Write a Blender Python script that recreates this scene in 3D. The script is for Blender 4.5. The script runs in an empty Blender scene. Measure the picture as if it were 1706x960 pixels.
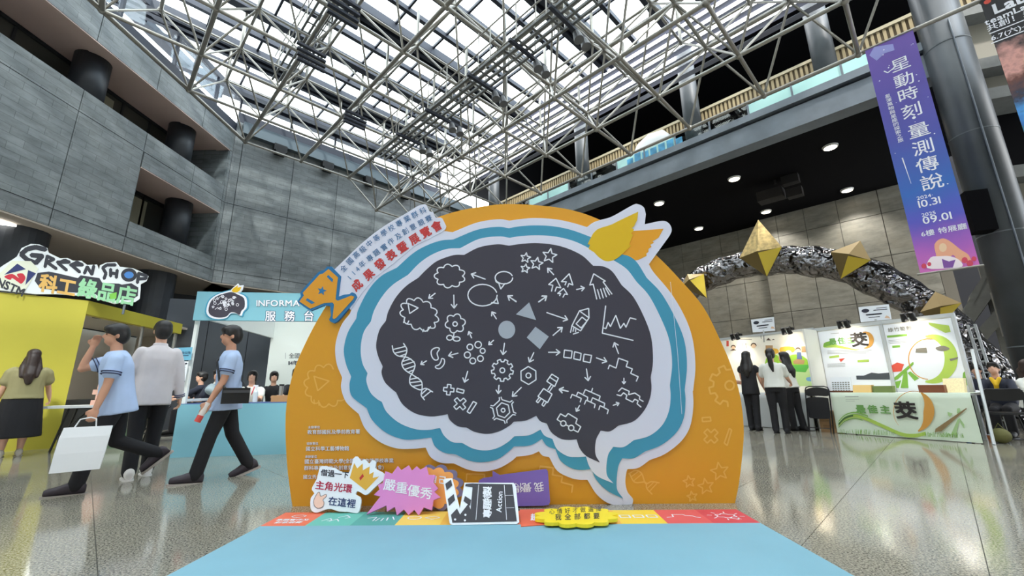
import bpy, bmesh, math, random
from mathutils import Vector as V, Matrix
random.seed(7)
PI = math.pi
# ---------------------------------------------------------------- camera
FPX = 694.3; CX, CY = 853.0, 480.0
PITCH, YAW, ROLL = math.radians(13.46), math.radians(1.03), math.radians(-.70)
EYE = V((0, 0, .95))
FW = V((-math.sin(YAW)*math.cos(PITCH), math.cos(YAW)*math.cos(PITCH), math.sin(PITCH)))
_r = V((math.cos(YAW), math.sin(YAW), 0)); _u = _r.cross(FW)
RX = math.cos(ROLL)*_r + math.sin(ROLL)*_u
UP = -math.sin(ROLL)*_r + math.cos(ROLL)*_u
scene = bpy.context.scene
cam = bpy.data.cameras.new('camera'); camo = bpy.data.objects.new('camera', cam)
scene.collection.objects.link(camo)
cam.sensor_width = 36; cam.lens = FPX/1706*36; cam.clip_start = .05; cam.clip_end = 500
camo.matrix_world = Matrix(((RX.x, UP.x, -FW.x, EYE.x), (RX.y, UP.y, -FW.y, EYE.y), (RX.z, UP.z, -FW.z, EYE.z), (0, 0, 0, 1)))
scene.camera = camo
# ---------------------------------------------------------------- sky, sun, exposure
world = bpy.data.worlds.new('sky'); scene.world = world; world.use_nodes = True
wn = world.node_tree.nodes; wl = world.node_tree.links
bg = wn['Background']
tc = wn.new('ShaderNodeTexCoord'); nz = wn.new('ShaderNodeTexNoise'); nz.inputs['Scale'].default_value = 2.2; nz.inputs['Detail'].default_value = 5
cr = wn.new('ShaderNodeValToRGB')
cr.color_ramp.elements[0].position = .40; cr.color_ramp.elements[0].color = (.72, .86, 1, 1)
cr.color_ramp.elements[1].position = .56; cr.color_ramp.elements[1].color = (1, .995, .975, 1)
wl.new(tc.outputs['Generated'], nz.inputs['Vector']); wl.new(nz.outputs['Fac'], cr.inputs['Fac'])
wl.new(cr.outputs['Color'], bg.inputs['Color']); bg.inputs['Strength'].default_value = 2.6
sun = bpy.data.lights.new('sun', 'SUN'); sun.energy = 1.8; sun.angle = math.radians(3); sun.color = (1, .96, .9)
suno = bpy.data.objects.new('sun', sun); scene.collection.objects.link(suno)
suno.rotation_euler = V((-.35, .75, -.75)).to_track_quat('-Z', 'Y').to_euler()
suno.location = (4, -8, 25)
vs = scene.view_settings
vs.view_transform = 'Standard'; vs.look = 'None'; vs.gamma = 1; vs.use_curve_mapping = False; vs.exposure = 1.25
# ---------------------------------------------------------------- photograph pixel -> point
A44 = math.radians(44)
UD = V((math.sin(A44), math.cos(A44), 0)); WD = V((-math.cos(A44), math.sin(A44), 0)); ZD = V((0, 0, 1))
def ray(x, y): return (x-CX)/FPX*RX + (CY-y)/FPX*UP + FW
def onplane(x, y, n, d):
    v = ray(x, y); return EYE + v*((d-n.dot(EYE))/n.dot(v))
def ground(x, y, z=0.): return onplane(x, y, ZD, z)
def aty(x, y, Y): return onplane(x, y, V((0, 1, 0)), Y)
def uw(u, w, z=0.): return UD*u + WD*w + ZD*z
# ---------------------------------------------------------------- materials
def lin(c):
    c = c/255.; return c/12.92 if c <= .04045 else ((c+.055)/1.055)**2.4
MATS = {}
def mat(name, rgb, rough=.6, metal=0., spec=.5, emit=0., noise=0., nscale=8., alpha=None, bump=0.):
    if name in MATS: return MATS[name]
    m = bpy.data.materials.new(name); m.use_nodes = True; nt = m.node_tree; b = nt.nodes['Principled BSDF']
    col = (lin(rgb[0]), lin(rgb[1]), lin(rgb[2]), 1)
    b.inputs['Base Color'].default_value = col; b.inputs['Roughness'].default_value = rough
    b.inputs['Metallic'].default_value = metal; b.inputs['Specular IOR Level'].default_value = spec
    if emit: b.inputs['Emission Color'].default_value = col; b.inputs['Emission Strength'].default_value = emit
    if noise or bump:
        t = nt.nodes.new('ShaderNodeTexCoord'); n = nt.nodes.new('ShaderNodeTexNoise'); n.inputs['Scale'].default_value = nscale; n.inputs['Detail'].default_value = 6
        nt.links.new(t.outputs['Object'], n.inputs['Vector'])
        if noise:
            mp = nt.nodes.new('ShaderNodeMapRange'); mp.inputs['From Min'].default_value = .3; mp.inputs['From Max'].default_value = .7
            mp.inputs['To Min'].default_value = 1-noise; mp.inputs['To Max'].default_value = 1+noise
            h = nt.nodes.new('ShaderNodeHueSaturation'); h.inputs['Color'].default_value = col
            nt.links.new(n.outputs['Fac'], mp.inputs['Value']); nt.links.new(mp.outputs['Result'], h.inputs['Value']); nt.links.new(h.outputs['Color'], b.inputs['Base Color'])
        if bump:
            bp = nt.nodes.new('ShaderNodeBump'); bp.inputs['Strength'].default_value = bump; nt.links.new(n.outputs['Fac'], bp.inputs['Height']); nt.links.new(bp.outputs['Normal'], b.inputs['Normal'])
    MATS[name] = m; return m
def glassmat(name, tint=(.93, .97, .97), gloss=.12):
    if name in MATS: return MATS[name]
    m = bpy.data.materials.new(name); m.use_nodes = True; nt = m.node_tree
    for n in list(nt.nodes):
        if n.type == 'BSDF_PRINCIPLED': nt.nodes.remove(n)
    out = nt.nodes['Material Output']; tr = nt.nodes.new('ShaderNodeBsdfTransparent'); gl = nt.nodes.new('ShaderNodeBsdfGlossy'); mx = nt.nodes.new('ShaderNodeMixShader')
    tr.inputs['Color'].default_value = (*tint, 1); gl.inputs['Roughness'].default_value = .03; mx.inputs['Fac'].default_value = gloss
    nt.links.new(tr.outputs[0], mx.inputs[1]); nt.links.new(gl.outputs[0], mx.inputs[2]); nt.links.new(mx.outputs[0], out.inputs[0])
    MATS[name] = m; return m
# ---------------------------------------------------------------- mesh building
COL = scene.collection
def tag(o, label=None, cat=None, group=None, kind=None):
    if label: o['label'] = label
    if cat: o['category'] = cat
    if group: o['group'] = group
    if kind: o['kind'] = kind
    return o
def thing(name, label, cat, loc=(0, 0, 0), rz=0., group=None, kind=None):
    o = bpy.data.objects.new(name, None); COL.objects.link(o); o.empty_display_size = .1
    o.location = loc; o.rotation_euler = (0, 0, rz)
    o['wm'] = 0; del o['wm']
    return tag(o, label, cat, group, kind)
def basis(o): return Matrix.Translation(o.location) @ Matrix.Rotation(o.rotation_euler.z, 4, 'Z')
class MB:
    def __init__(s): s.v = []; s.f = []; s.mi = []; s.cur = 0
    def add(s, vs, fs):
        n = len(s.v); s.v += [tuple(p) for p in vs]; s.f += [tuple(i+n for i in f) for f in fs]; s.mi += [s.cur]*len(fs); return s
    def obox(s, o, a, b, c):
        o, a, b, c = V(o), V(a), V(b), V(c)
        vs = [o, o+a, o+a+b, o+b, o+c, o+a+c, o+a+b+c, o+b+c]
        fs = [(0, 3, 2, 1), (4, 5, 6, 7), (0, 1, 5, 4), (1, 2, 6, 5), (2, 3, 7, 6), (3, 0, 4, 7)]
        if a.cross(b).dot(c) < 0: fs = [f[::-1] for f in fs]
        return s.add(vs, fs)
    def box(s, c, sz, rz=0.):
        R = Matrix.Rotation(rz, 3, 'Z'); a, b, d = R@V((sz[0], 0, 0)), R@V((0, sz[1], 0)), V((0, 0, sz[2]))
        return s.obox(V(c)-(a+b+d)/2, a, b, d)
    def cyl(s, p0, p1, r0, r1=None, n=12):
        p0, p1 = V(p0), V(p1); r1 = r0 if r1 is None else r1; d = (p1-p0).normalized()
        a = d.orthogonal().normalized(); b = d.cross(a); vs = []
        for p, r in ((p0, r0), (p1, r1)): vs += [p+(a*math.cos(2*PI*i/n)+b*math.sin(2*PI*i/n))*r for i in range(n)]
        return s.add(vs, [(i, (i+1) % n, n+(i+1) % n, n+i) for i in range(n)]+[tuple(range(n))[::-1], tuple(range(n, 2*n))])
    def loft(s, rings, closed=False):
        n = len(rings[0]); vs = [p for r in rings for p in r]; fs = []; m = len(rings)
        for k in range(m if closed else m-1):
            k2 = (k+1) % m
            fs += [(k*n+i, k*n+(i+1) % n, k2*n+(i+1) % n, k2*n+i) for i in range(n)]
        if not closed: fs += [tuple(range(n))[::-1], tuple(range((m-1)*n, m*n))]
        return s.add(vs, fs)
    def tube(s, pts, r, n=8, closed=False):
        pts = [V(p) for p in pts]; m = len(pts); rings = []; rs = r if isinstance(r, (list, tuple)) else [r]*m
        a = None
        for i, p in enumerate(pts):
            d = (pts[(i+1) % m]-pts[i-1]) if closed else (pts[min(i+1, m-1)]-pts[max(i-1, 0)])
            d.normalize()
            a = d.orthogonal() if a is None else a-d*a.dot(d)
            a.normalize(); b = d.cross(a)
            rings.append([p+(a*math.cos(2*PI*k/n)+b*math.sin(2*PI*k/n))*rs[i] for k in range(n)])
        return s.loft(rings, closed)
    def ell(s, c, rx, ry=None, rz=None, M=None, nu=14, nv=9):
        ry = rx if ry is None else ry; rz = rx if rz is None else rz; c = V(c); rings = []
        M = M or Matrix.Identity(3)
        for j in range(nv+1):
            t = PI*j/nv; t = min(max(t, .04), PI-.04)
            rings.append([c+M@V((rx*math.sin(t)*math.cos(2*PI*i/nu), ry*math.sin(t)*math.sin(2*PI*i/nu), -rz*math.cos(t))) for i in range(nu)])
        return s.loft(rings)
    def slab(s, pts, back):
        pts = [V(p) for p in pts]; back = V(back); n = len(pts)
        nr = V((0, 0, 0))
        for i in range(n): nr += pts[i].cross(pts[(i+1) % n])
        if nr.dot(back) > 0: pts = pts[::-1]
        return s.add(pts+[p+back for p in pts], [tuple(range(n)), tuple(range(n, 2*n))[::-1]]+[(i, n+i, n+(i+1) % n, (i+1) % n) for i in range(n)])
    def build(s, name, m, parent=None, smooth=False, local=False, label=None, cat=None, group=None, kind=None):
        ms = m if isinstance(m, list) else [m]
        me = bpy.data.meshes.new(name); vs = [V(p) for p in s.v]; loc = V((0, 0, 0))
        if parent is None and vs:
            lo = [min(p[i] for p in vs) for i in range(3)]; hi = [max(p[i] for p in vs) for i in range(3)]
            loc = V(((lo[0]+hi[0])/2, (lo[1]+hi[1])/2, lo[2])); vs = [p-loc for p in vs]
        me.from_pydata([tuple(p) for p in vs], [], s.f)
        for q in ms: me.materials.append(q)
        if len(ms) > 1: me.polygons.foreach_set('material_index', s.mi)
        if smooth: me.polygons.foreach_set('use_smooth', [len(q.vertices) <= 4 for q in me.polygons])
        me.update()
        o = bpy.data.objects.new(name, me); COL.objects.link(o); o.location = loc
        if parent is not None: attach(o, parent, local)
        return tag(o, label, cat, group, kind)
def attach(o, parent, local=False):
    o.parent = parent
    if not local and parent.parent is None:
        b = basis(parent) if parent.type == 'EMPTY' else Matrix.Translation(parent.location)
        o.matrix_parent_inverse = b.inverted()
def inst(name, me, parent, M, local=True):
    o = bpy.data.objects.new(name, me); COL.objects.link(o); o.parent = parent
    if not local: o.matrix_parent_inverse = (basis(parent) if parent.type == 'EMPTY' else Matrix.Translation(parent.location)).inverted()
    o.matrix_basis = M; return o
def kids(o): return [c for c in bpy.data.objects if c.parent == o]
def dup(o, loc=None, rz=None, parent=None, **kw):
    c = o.copy(); COL.objects.link(c)
    if parent is not None: c.parent = parent
    if loc is not None: c.location = loc
    if rz is not None: c.rotation_euler = (0, 0, rz)
    for k in kids(o):
        d = dup(k, parent=c)
        if loc is not None and k.matrix_parent_inverse != Matrix.Identity(4): d.matrix_parent_inverse = k.matrix_parent_inverse
    return tag(c, **kw)
# ---------------------------------------------------------------- flat art: strokes, splines, glyphs
def T(ox, oy, sc, pts): return [(ox+x/sc, oy+y/sc) for x, y in pts]
def spline(segs, n=8, closed=True):
    """segs: list of point lists; corners between lists, smooth inside"""
    out = []
    for k, sg in enumerate(segs):
        P = list(sg)
        if closed or k+1 < len(segs): P = P+[segs[(k+1) % len(segs)][0]]
        m = len(P)
        for i in range(m-1):
            p0 = P[i-1] if i else (2*P[0][0]-P[1][0], 2*P[0][1]-P[1][1])
            p1, p2 = P[i], P[i+1]
            p3 = P[i+2] if i+2 < m else (2*p2[0]-p1[0], 2*p2[1]-p1[1])
            for q in range(n):
                t = q/n; a = []
                for d in (0, 1):
                    a.append(.5*((2*p1[d])+(-p0[d]+p2[d])*t+(2*p0[d]-5*p1[d]+4*p2[d]-p3[d])*t*t+(-p0[d]+3*p1[d]-3*p2[d]+p3[d])*t**3))
                out.append(tuple(a))
    if not closed: out.append(tuple(segs[-1][-1]))
    return out
def smoothloop(pts, n=5):
    m = len(pts); out = []
    for i in range(m):
        p0, p1, p2, p3 = pts[i-1], pts[i], pts[(i+1) % m], pts[(i+2) % m]
        for q in range(n):
            t = q/n
            out.append(tuple(.5*((2*p1[d])+(-p0[d]+p2[d])*t+(2*p0[d]-5*p1[d]+4*p2[d]-p3[d])*t*t+(-p0[d]+3*p1[d]-3*p2[d]+p3[d])*t**3) for d in (0, 1)))
    return out
def circ(c, r, n=22, ry=None): return [(c[0]+r*math.cos(2*PI*i/n), c[1]+(ry or r)*math.sin(2*PI*i/n)) for i in range(n)]
def star(c, r, rot=-90, ri=.45, n=5): return [(c[0]+(r if i % 2 == 0 else r*ri)*math.cos(math.radians(rot+i*180/n)), c[1]+(r if i % 2 == 0 else r*ri)*math.sin(math.radians(rot+i*180/n))) for i in range(2*n)]
def gear(c, r, n=9, rot=0., ri=.78):
    o = []
    for i in range(n):
        for f, q in ((-.30, ri), (-.22, 1), (.22, 1), (.30, ri)):
            a = rot+2*PI*(i+f)/n; o.append((c[0]+r*q*math.cos(a), c[1]+r*q*math.sin(a)))
    return o
def bumps(c, rx, ry, n=9, amp=.16, rot=0., m=6):
    o = []
    for i in range(n*m):
        a = 2*PI*i/(n*m); k = 1+amp*(abs(math.sin(a*n/2))-.6); x, y = rx*k*math.cos(a), ry*k*math.sin(a)
        o.append((c[0]+x*math.cos(rot)-y*math.sin(rot), c[1]+x*math.sin(rot)+y*math.cos(rot)))
    return o
_gl = {}
_gs = bpy.data.scenes.new('glyphs')
def glyph(ch, bold=0.):
    if ch not in _gl:
        c = bpy.data.curves.new('g', 'FONT'); c.body = ch; c.resolution_u = 3; c.align_x = 'CENTER'
        o = bpy.data.objects.new('g', c); _gs.collection.objects.link(o); _gs.view_layers[0].update(); dg = _gs.view_layers[0].depsgraph
        me = bpy.data.meshes.new_from_object(o.evaluated_get(dg))
        vs = [(v.co.x, v.co.y) for v in me.vertices]; fs = [tuple(p.vertices) for p in me.polygons]
        bpy.data.objects.remove(o); bpy.data.curves.remove(c); bpy.data.meshes.remove(me)
        w = (max(v[0] for v in vs)-min(v[0] for v in vs)) if vs else .3
        _gl[ch] = ([(x, y-.36) for x, y in vs], fs, w)
    return _gl[ch]
class Art:
    """flat ink: 2-D shapes (y down) mapped onto a surface by f(x, y) -> point"""
    def __init__(s, f): s.f = f; s.mb = MB(); s.k = 0
    def lift(s, ps, st=6e-5):                      # stacked ink never lies exactly in one plane
        s.k = (s.k+1) % 9; e = (EYE-ps[0]).normalized()*(s.k*st); return [p+e for p in ps]
    def poly(s, pts): s.mb.add(s.lift([s.f(*p) for p in pts]), [tuple(range(len(pts)))]); return s
    def stroke(s, pts, w, closed=False):
        P = list(pts)+([pts[0]] if closed else [])
        for i in range(len(P)-1):
            (x0, y0), (x1, y1) = P[i], P[i+1]; L = math.hypot(x1-x0, y1-y0)
            if L < 1e-9: continue
            ex, ey = (x1-x0)/L*w/2, (y1-y0)/L*w/2
            q = [(x0-ey, y0+ex), (x0-ex*.9, y0-ey*.9), (x0+ey, y0-ex), (x1+ey, y1-ex), (x1+ex*.9, y1+ey*.9), (x1-ey, y1+ex)]
            s.poly(q)
        return s
    def arrow(s, a, b, w, h=None):
        s.stroke([a, b], w); L = math.hypot(b[0]-a[0], b[1]-a[1]); h = h or min(L*.5, 8); t = math.atan2(a[1]-b[1], a[0]-b[0])
        return s.stroke([(b[0]+h*math.cos(t+.65), b[1]+h*math.sin(t+.65)), b, (b[0]+h*math.cos(t-.65), b[1]+h*math.sin(t-.65))], w)
    def ch(s, c, x, y, size, ang=0., bold=0., sx=1.):
        if c == ' ': return s
        vs, fs, w = glyph(c, bold); ca, sa = math.cos(ang), math.sin(ang)
        for dx, dy in (((bold, bold), (-bold, bold), (bold, -bold), (-bold, -bold))+(((0, 0), (bold, 0), (-bold, 0), (0, bold), (0, -bold)) if bold > .02 else ()) if bold else ((0, 0),)):
            s.mb.add(s.lift([s.f(x+size*(sx*(vx+dx)*ca+(vy+dy)*sa), y+size*(sx*(vx+dx)*sa-(vy+dy)*ca)) for vx, vy in vs], 1.2e-4), fs)
        return s
    def text(s, t, x, y, size, ang=0., bold=0., gap=1.0, align='l', sx=1.):
        """horizontal run; (x, y) is the middle of the line's height"""
        adv = []
        for c in t:
            if c == ' ': adv.append(.35*sx)
            elif ord(c) < 0x2000: adv.append((glyph(c, bold)[2]+.09)*sx)
            else: adv.append(1.0*sx)
        tot = sum(adv)*gap*size; k = {'l': 0, 'c': -tot/2, 'r': -tot}[align]
        for c, a in zip(t, adv):
            m = k+a*gap*size/2; s.ch(c, x+m*math.cos(ang), y+m*math.sin(ang), size, ang, bold, sx); k += a*gap*size
        return s
    def build(s, name, m, parent, **kw): return s.mb.build(name, m, parent, **kw)
def plane_map(o, ex, ey, nrm, off=.0):
    """2-D (x right, y down) in metres on the plane at o"""
    o, ex, ey = V(o)+V(nrm)*off, V(ex), V(ey)
    return lambda x, y: o+ex*x+ey*y
# ================================================================ materials of the hall
def posmat(name, build):
    m = bpy.data.materials.new(name); m.use_nodes = True; nt = m.node_tree; b = nt.nodes['Principled BSDF']
    g = nt.nodes.new('ShaderNodeNewGeometry'); build(nt, b, g.outputs['Position']); MATS[name] = m; return m
def ramp(nt, src, stops):
    r = nt.nodes.new('ShaderNodeValToRGB'); e = r.color_ramp.elements
    while len(e) < len(stops): e.new(.5)
    for k, (p, c) in enumerate(stops): e[k].position = p; e[k].color = (lin(c[0]), lin(c[1]), lin(c[2]), 1)
    nt.links.new(src, r.inputs['Fac']); return r.outputs['Color']
def mixc(nt, f, a, b, mode='MIX'):
    m = nt.nodes.new('ShaderNodeMix'); m.data_type = 'RGBA'; m.blend_type = mode
    if isinstance(f, float): m.inputs['Factor'].default_value = f
    else: nt.links.new(f, m.inputs['Factor'])
    for k, s in ((6, a), (7, b)):
        if isinstance(s, tuple): m.inputs[k].default_value = s
        else: nt.links.new(s, m.inputs[k])
    return m.outputs[2]
def nois(nt, vec, sc, det=4, rough=.6):
    n = nt.nodes.new('ShaderNodeTexNoise'); n.inputs['Scale'].default_value = sc; n.inputs['Detail'].default_value = det; n.inputs['Roughness'].default_value = rough
    nt.links.new(vec, n.inputs['Vector']); return n.outputs['Fac']
def _floor(nt, b, pos):
    a = ramp(nt, nois(nt, pos, 85, 3, .7), [(.38, (70, 67, 60)), (.48, (150, 146, 134)), (.62, (190, 185, 171))])
    c = ramp(nt, nois(nt, pos, .8, 3), [(.3, (225, 225, 225)), (.7, (255, 252, 246))])
    nt.links.new(mixc(nt, 1., a, c, 'MULTIPLY'), b.inputs['Base Color'])
    r = nt.nodes.new('ShaderNodeMapRange'); r.inputs['To Min'].default_value = .06; r.inputs['To Max'].default_value = .14
    nt.links.new(nois(nt, pos, 1.3, 3), r.inputs['Value']); nt.links.new(r.outputs[0], b.inputs['Roughness'])
    b.inputs['Specular IOR Level'].default_value = .75
M_FLOOR = posmat('polished_terrazzo', _floor)
def stone(name, ax, dark, light, bw=.62, bh=.19, warm=None, mort=.006):
    def f(nt, b, pos):
        d = nt.nodes.new('ShaderNodeVectorMath'); d.operation = 'DOT_PRODUCT'; d.inputs[1].default_value = ax; nt.links.new(pos, d.inputs[0])
        s = nt.nodes.new('ShaderNodeSeparateXYZ'); nt.links.new(pos, s.inputs[0])
        c = nt.nodes.new('ShaderNodeCombineXYZ'); nt.links.new(d.outputs['Value'], c.inputs[0]); nt.links.new(s.outputs[2], c.inputs[1])
        k = nt.nodes.new('ShaderNodeTexBrick'); nt.links.new(c.outputs[0], k.inputs['Vector']); k.inputs['Scale'].default_value = 1
        k.inputs['Brick Width'].default_value = bw; k.inputs['Row Height'].default_value = bh; k.inputs['Mortar Size'].default_value = mort; k.inputs['Bias'].default_value = -.1
        k.inputs['Color1'].default_value = (*[lin(x) for x in dark], 1); k.inputs['Color2'].default_value = (*[lin(x) for x in light], 1); k.inputs['Mortar'].default_value = (*[lin(x*.82) for x in dark], 1)
        e = nt.nodes.new('ShaderNodeVectorMath'); e.operation = 'MULTIPLY'; e.inputs[1].default_value = (1, 3, 1); nt.links.new(c.outputs[0], e.inputs[0])
        v = ramp(nt, nois(nt, e.outputs[0], 1.5, 6, .7), [(.3, (200, 200, 200)), (.62, (255, 255, 255))])
        o = mixc(nt, 1., k.outputs['Color'], v, 'MULTIPLY')
        if warm: o = mixc(nt, ramp(nt, nois(nt, pos, .9, 4), [(.45, (0, 0, 0)), (.7, (150, 150, 150))]), o, (*[lin(x) for x in warm], 1))
        nt.links.new(o, b.inputs['Base Color']); b.inputs['Roughness'].default_value = .42; b.inputs['Specular IOR Level'].default_value = .4
    return posmat(name, f)
M_STL = stone('grey_stone_left', (0, 1, 0), (124, 130, 132), (136, 142, 144))
M_STB = stone('grey_stone_back', tuple(UD), (118, 124, 126), (130, 136, 138))
M_STR = stone('warm_grey_stone', tuple(WD), (140, 138, 128), (156, 154, 143), 2.3, 1.9, (164, 156, 138), .0)
M_JOINT = mat('joint', (58, 62, 66), .9)
M_DARK = mat('dark_interior', (20, 20, 24), .9)
M_BLACK = mat('black_ceiling', (9, 9, 12), .9, spec=.1)
M_SOFFIT = mat('soffit_plaster', (186, 166, 158), .8, noise=.05, nscale=.7)
M_COLDARK = mat('dark_column', (38, 42, 48), .45, noise=.2, nscale=3)
M_STEEL = mat('brushed_pipe', (150, 147, 140), .36, .6, noise=.12, nscale=5)
M_PURLIN = mat('dark_purlin', (46, 50, 62), .55, .2)
M_GREYSTEEL = mat('grey_painted_steel', (112, 120, 128), .5, .2, noise=.12, nscale=2)
M_GLASS = glassmat('roof_glass', (.95, .985, .99), .06)
M_CLEAR = glassmat('clear_glass', (.90, .95, .95), .035)
M_FROST = mat('mint_frosted_glass', (178, 226, 220), .25, spec=.6)
# ================================================================ panelled surfaces
def panels(parent, name, o, ex, ez, nrm, xs, zs, m, holes=(), gap=.022, th=.03, keep=lambda i, j: True):
    o, ex, ez, nrm = V(o), V(ex), V(ez), V(nrm)
    for i in range(len(xs)-1):
        for j in range(len(zs)-1):
            rects = [(xs[i], xs[i+1], zs[j], zs[j+1])]
            for (a, b, c, d) in holes:
                nr = []
                for (x0, x1, z0, z1) in rects:
                    if a >= x1 or b <= x0 or c >= z1 or d <= z0: nr.append((x0, x1, z0, z1)); continue
                    if x0 < a: nr.append((x0, a, z0, z1))
                    if x1 > b: nr.append((b, x1, z0, z1))
                    if z0 < c: nr.append((max(x0, a), min(x1, b), z0, c))
                    if z1 > d: nr.append((max(x0, a), min(x1, b), d, z1))
                rects = nr
            for (x0, x1, z0, z1) in rects:
                if x1-x0 < .05 or z1-z0 < .05: continue
                MB().obox(o+ex*(x0+gap/2)+ez*(z0+gap/2)-nrm*th, ex*(x1-x0-gap), ez*(z1-z0-gap), nrm*th).build(name, m, parent)
# ---------------------------------------------------------------- floor of slabs laid on the diagonal
flo = MB().obox((-22, -6, -.12), (44, 0, 0), (0, 40, 0), (0, 0, .105)).build('floor', mat('floor_joint', (112, 110, 104), .5))
tag(flo, 'polished grey speckled terrazzo floor of the hall', kind='structure')
cells = []
su, sw = 1.54, .77
for i in range(-8, 16):
    for j in range(-16, 26):
        c = uw((i+.5)*su+.2, (j+.5)*sw)
        if -16 < c.x < 15.5 and -3 < c.y < 24: cells.append((c, i, j))
def app(c):
    d = (c-EYE); z = d.dot(FW); 
    return -9 if z < .6 else -d.length+(0 if abs(d.dot(RX)/z) < 1.35 else -30)
cells.sort(key=lambda t: -app(t[0]))
g_ = .004
tile = MB().obox(-UD*(su-g_)/2-WD*(sw-g_)/2-ZD*.014, UD*(su-g_), WD*(sw-g_), ZD*.014)
tm = bpy.data.meshes.new('floor_slab'); tm.from_pydata(tile.v, [], tile.f); tm.materials.append(M_FLOOR)
rest = MB(); finv = Matrix.Translation(flo.location).inverted()
for k, (c, i, j) in enumerate(cells):
    if k < 290: inst('floor_slab', tm, flo, Matrix.Translation((c.x, c.y, 0)), False)
    else: rest.add([V(p)+c for p in tile.v], tile.f)
rest.build('floor_slabs_beyond', M_FLOOR, flo, kind='stuff')
# ---------------------------------------------------------------- left wall with its two recessed galleries
XL = -11.4
wl_ = thing('wall_left', 'grey stone wall with recessed upper galleries and dark round columns', None, (XL, 9, 4.9), kind='structure')
body = MB()
def lb(y0, y1, z0, z1, d=.5): body.obox((XL-.03, y0, z0), (-d, 0, 0), (0, y1-y0, 0), (0, 0, z1-z0))
lb(0, 14.75, 4.9, 5.85); lb(0, 11.2, 5.85, 7.6); lb(14.6, 14.75, 5.85, 10.28); lb(0, 14.75, 7.6, 8.75); lb(0, 14.75, 10.28, 11.15)
body.build('wall_core', M_JOINT, wl_)
ys = [0, 1.55, 3.47, 5.4, 7.32, 9.25, 11.17, 13.1, 14.75]; zs = [4.9, 5.35, 8.1, 10.28, 11.15]
panels(wl_, 'stone_panel', (XL, 0, 0), (0, 1, 0), (0, 0, 1), (1, 0, 0), ys, zs, M_STL, holes=[(11.2, 14.6, 5.85, 7.6), (-1, 14.6, 8.75, 10.28)])
MB().obox((XL-.5, 0, 10.28), (-1.6, 0, 0), (0, 14.6, 0), (0, 0, .2)).obox((XL, 0, 10.25), (-.53, 0, 0), (0, 14.6, 0), (0, 0, .03)).obox((XL, 11.2, 7.57), (-2.1, 0, 0), (0, 3.4, 0), (0, 0, .03)).build('gallery_soffit', M_SOFFIT, wl_)
MB().obox((XL-.5, 0, 8.6), (-1.6, 0, 0), (0, 14.6, 0), (0, 0, .15)).obox((XL-.5, 11.2, 5.7), (-1.6, 0, 0), (0, 3.4, 0), (0, 0, .15)).build('gallery_floor', M_SOFFIT, wl_)
MB().obox((XL-.02, 14.57, 8.75), (-2.1, 0, 0), (0, .03, 0), (0, 0, 1.53)).obox((XL-.02, 14.57, 5.85), (-2.1, 0, 0), (0, .03, 0), (0, 0, 1.72)).obox((XL-.02, 11.17, 5.85), (-2.1, 0, 0), (0, .03, 0), (0, 0, 1.72)).build('gallery_side', stone('grey_stone_return', (1, 0, 0), (112, 120, 124), (132, 140, 143)), wl_)
M_WIN = mat('gallery_window', (58, 60, 56), .12, spec=.8)
MB().obox((XL-1.5, 0, 8.75), (-.1, 0, 0), (0, 14.8, 0), (0, 0, 1.55)).obox((XL-1.5, 11.1, 5.85), (-.1, 0, 0), (0, 3.6, 0), (0, 0, 1.75)).build('gallery_glazing', M_WIN, wl_)
fr = MB()
for y in [1.5, 3.4, 5.3, 7.2, 8.6, 10.2, 11.6, 12.6, 14.2]: fr.obox((XL-1.46, y, 8.75), (-.04, 0, 0), (0, .06, 0), (0, 0, 1.5))
fr.obox((XL-1.44, 0, 10.17), (-.06, 0, 0), (0, 14.6, 0), (0, 0, .1)).obox((XL-1.44, 11.2, 7.45), (-.06, 0, 0), (0, 3.4, 0), (0, 0, .12)).obox((XL-1.44, 12.9, 5.85), (-.06, 0, 0), (0, .08, 0), (0, 0, 1.7))
fr.build('gallery_mullions', M_DARK, wl_)
MB().obox((XL-1.44, 12.6, 5.85), (-.03, 0, 0), (0, .5, 0), (0, 0, 1.5)).obox((XL-1.44, 10.6, 8.8), (-.03, 0, 0), (0, .7, 0), (0, 0, 1.2)).build('curtain', mat('curtain', (128, 126, 108), .8), wl_)
for (y, z0, z1, lab) in [(9.9, 8.75, 10.28, 'upper'), (13.15, 8.75, 10.28, 'u2'), (13.6, 5.85, 7.6, 'low'), (6.6, 8.75, 10.28, 'x')]:
    MB().cyl((XL-.75, y, z0), (XL-.75, y, z1), .40, n=28).build('round_column', M_COLDARK, wl_, smooth=True)
# ground floor below the overhang
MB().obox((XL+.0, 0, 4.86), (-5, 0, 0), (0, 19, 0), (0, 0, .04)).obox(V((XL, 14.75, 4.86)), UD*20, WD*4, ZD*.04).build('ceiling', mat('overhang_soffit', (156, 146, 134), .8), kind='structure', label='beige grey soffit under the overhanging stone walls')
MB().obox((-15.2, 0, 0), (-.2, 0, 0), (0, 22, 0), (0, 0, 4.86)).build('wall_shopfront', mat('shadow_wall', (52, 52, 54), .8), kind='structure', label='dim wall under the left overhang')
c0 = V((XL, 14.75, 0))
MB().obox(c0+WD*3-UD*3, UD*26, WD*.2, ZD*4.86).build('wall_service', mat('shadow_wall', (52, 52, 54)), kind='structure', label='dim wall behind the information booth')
for y in (9.4, 13.4):
    MB().cyl((XL-.9, y, 0), (XL-.9, y, 4.86), .55, n=28).build('round_column', M_COLDARK, label='dark round column under the left overhang', cat='column', group='columns under the left overhang')
p = c0+WD*1.1+UD*1.6
MB().cyl(p, p+ZD*4.86, .5, n=28).build('round_column', M_COLDARK, label='dark round column behind the dark slate partition', cat='column')
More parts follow.
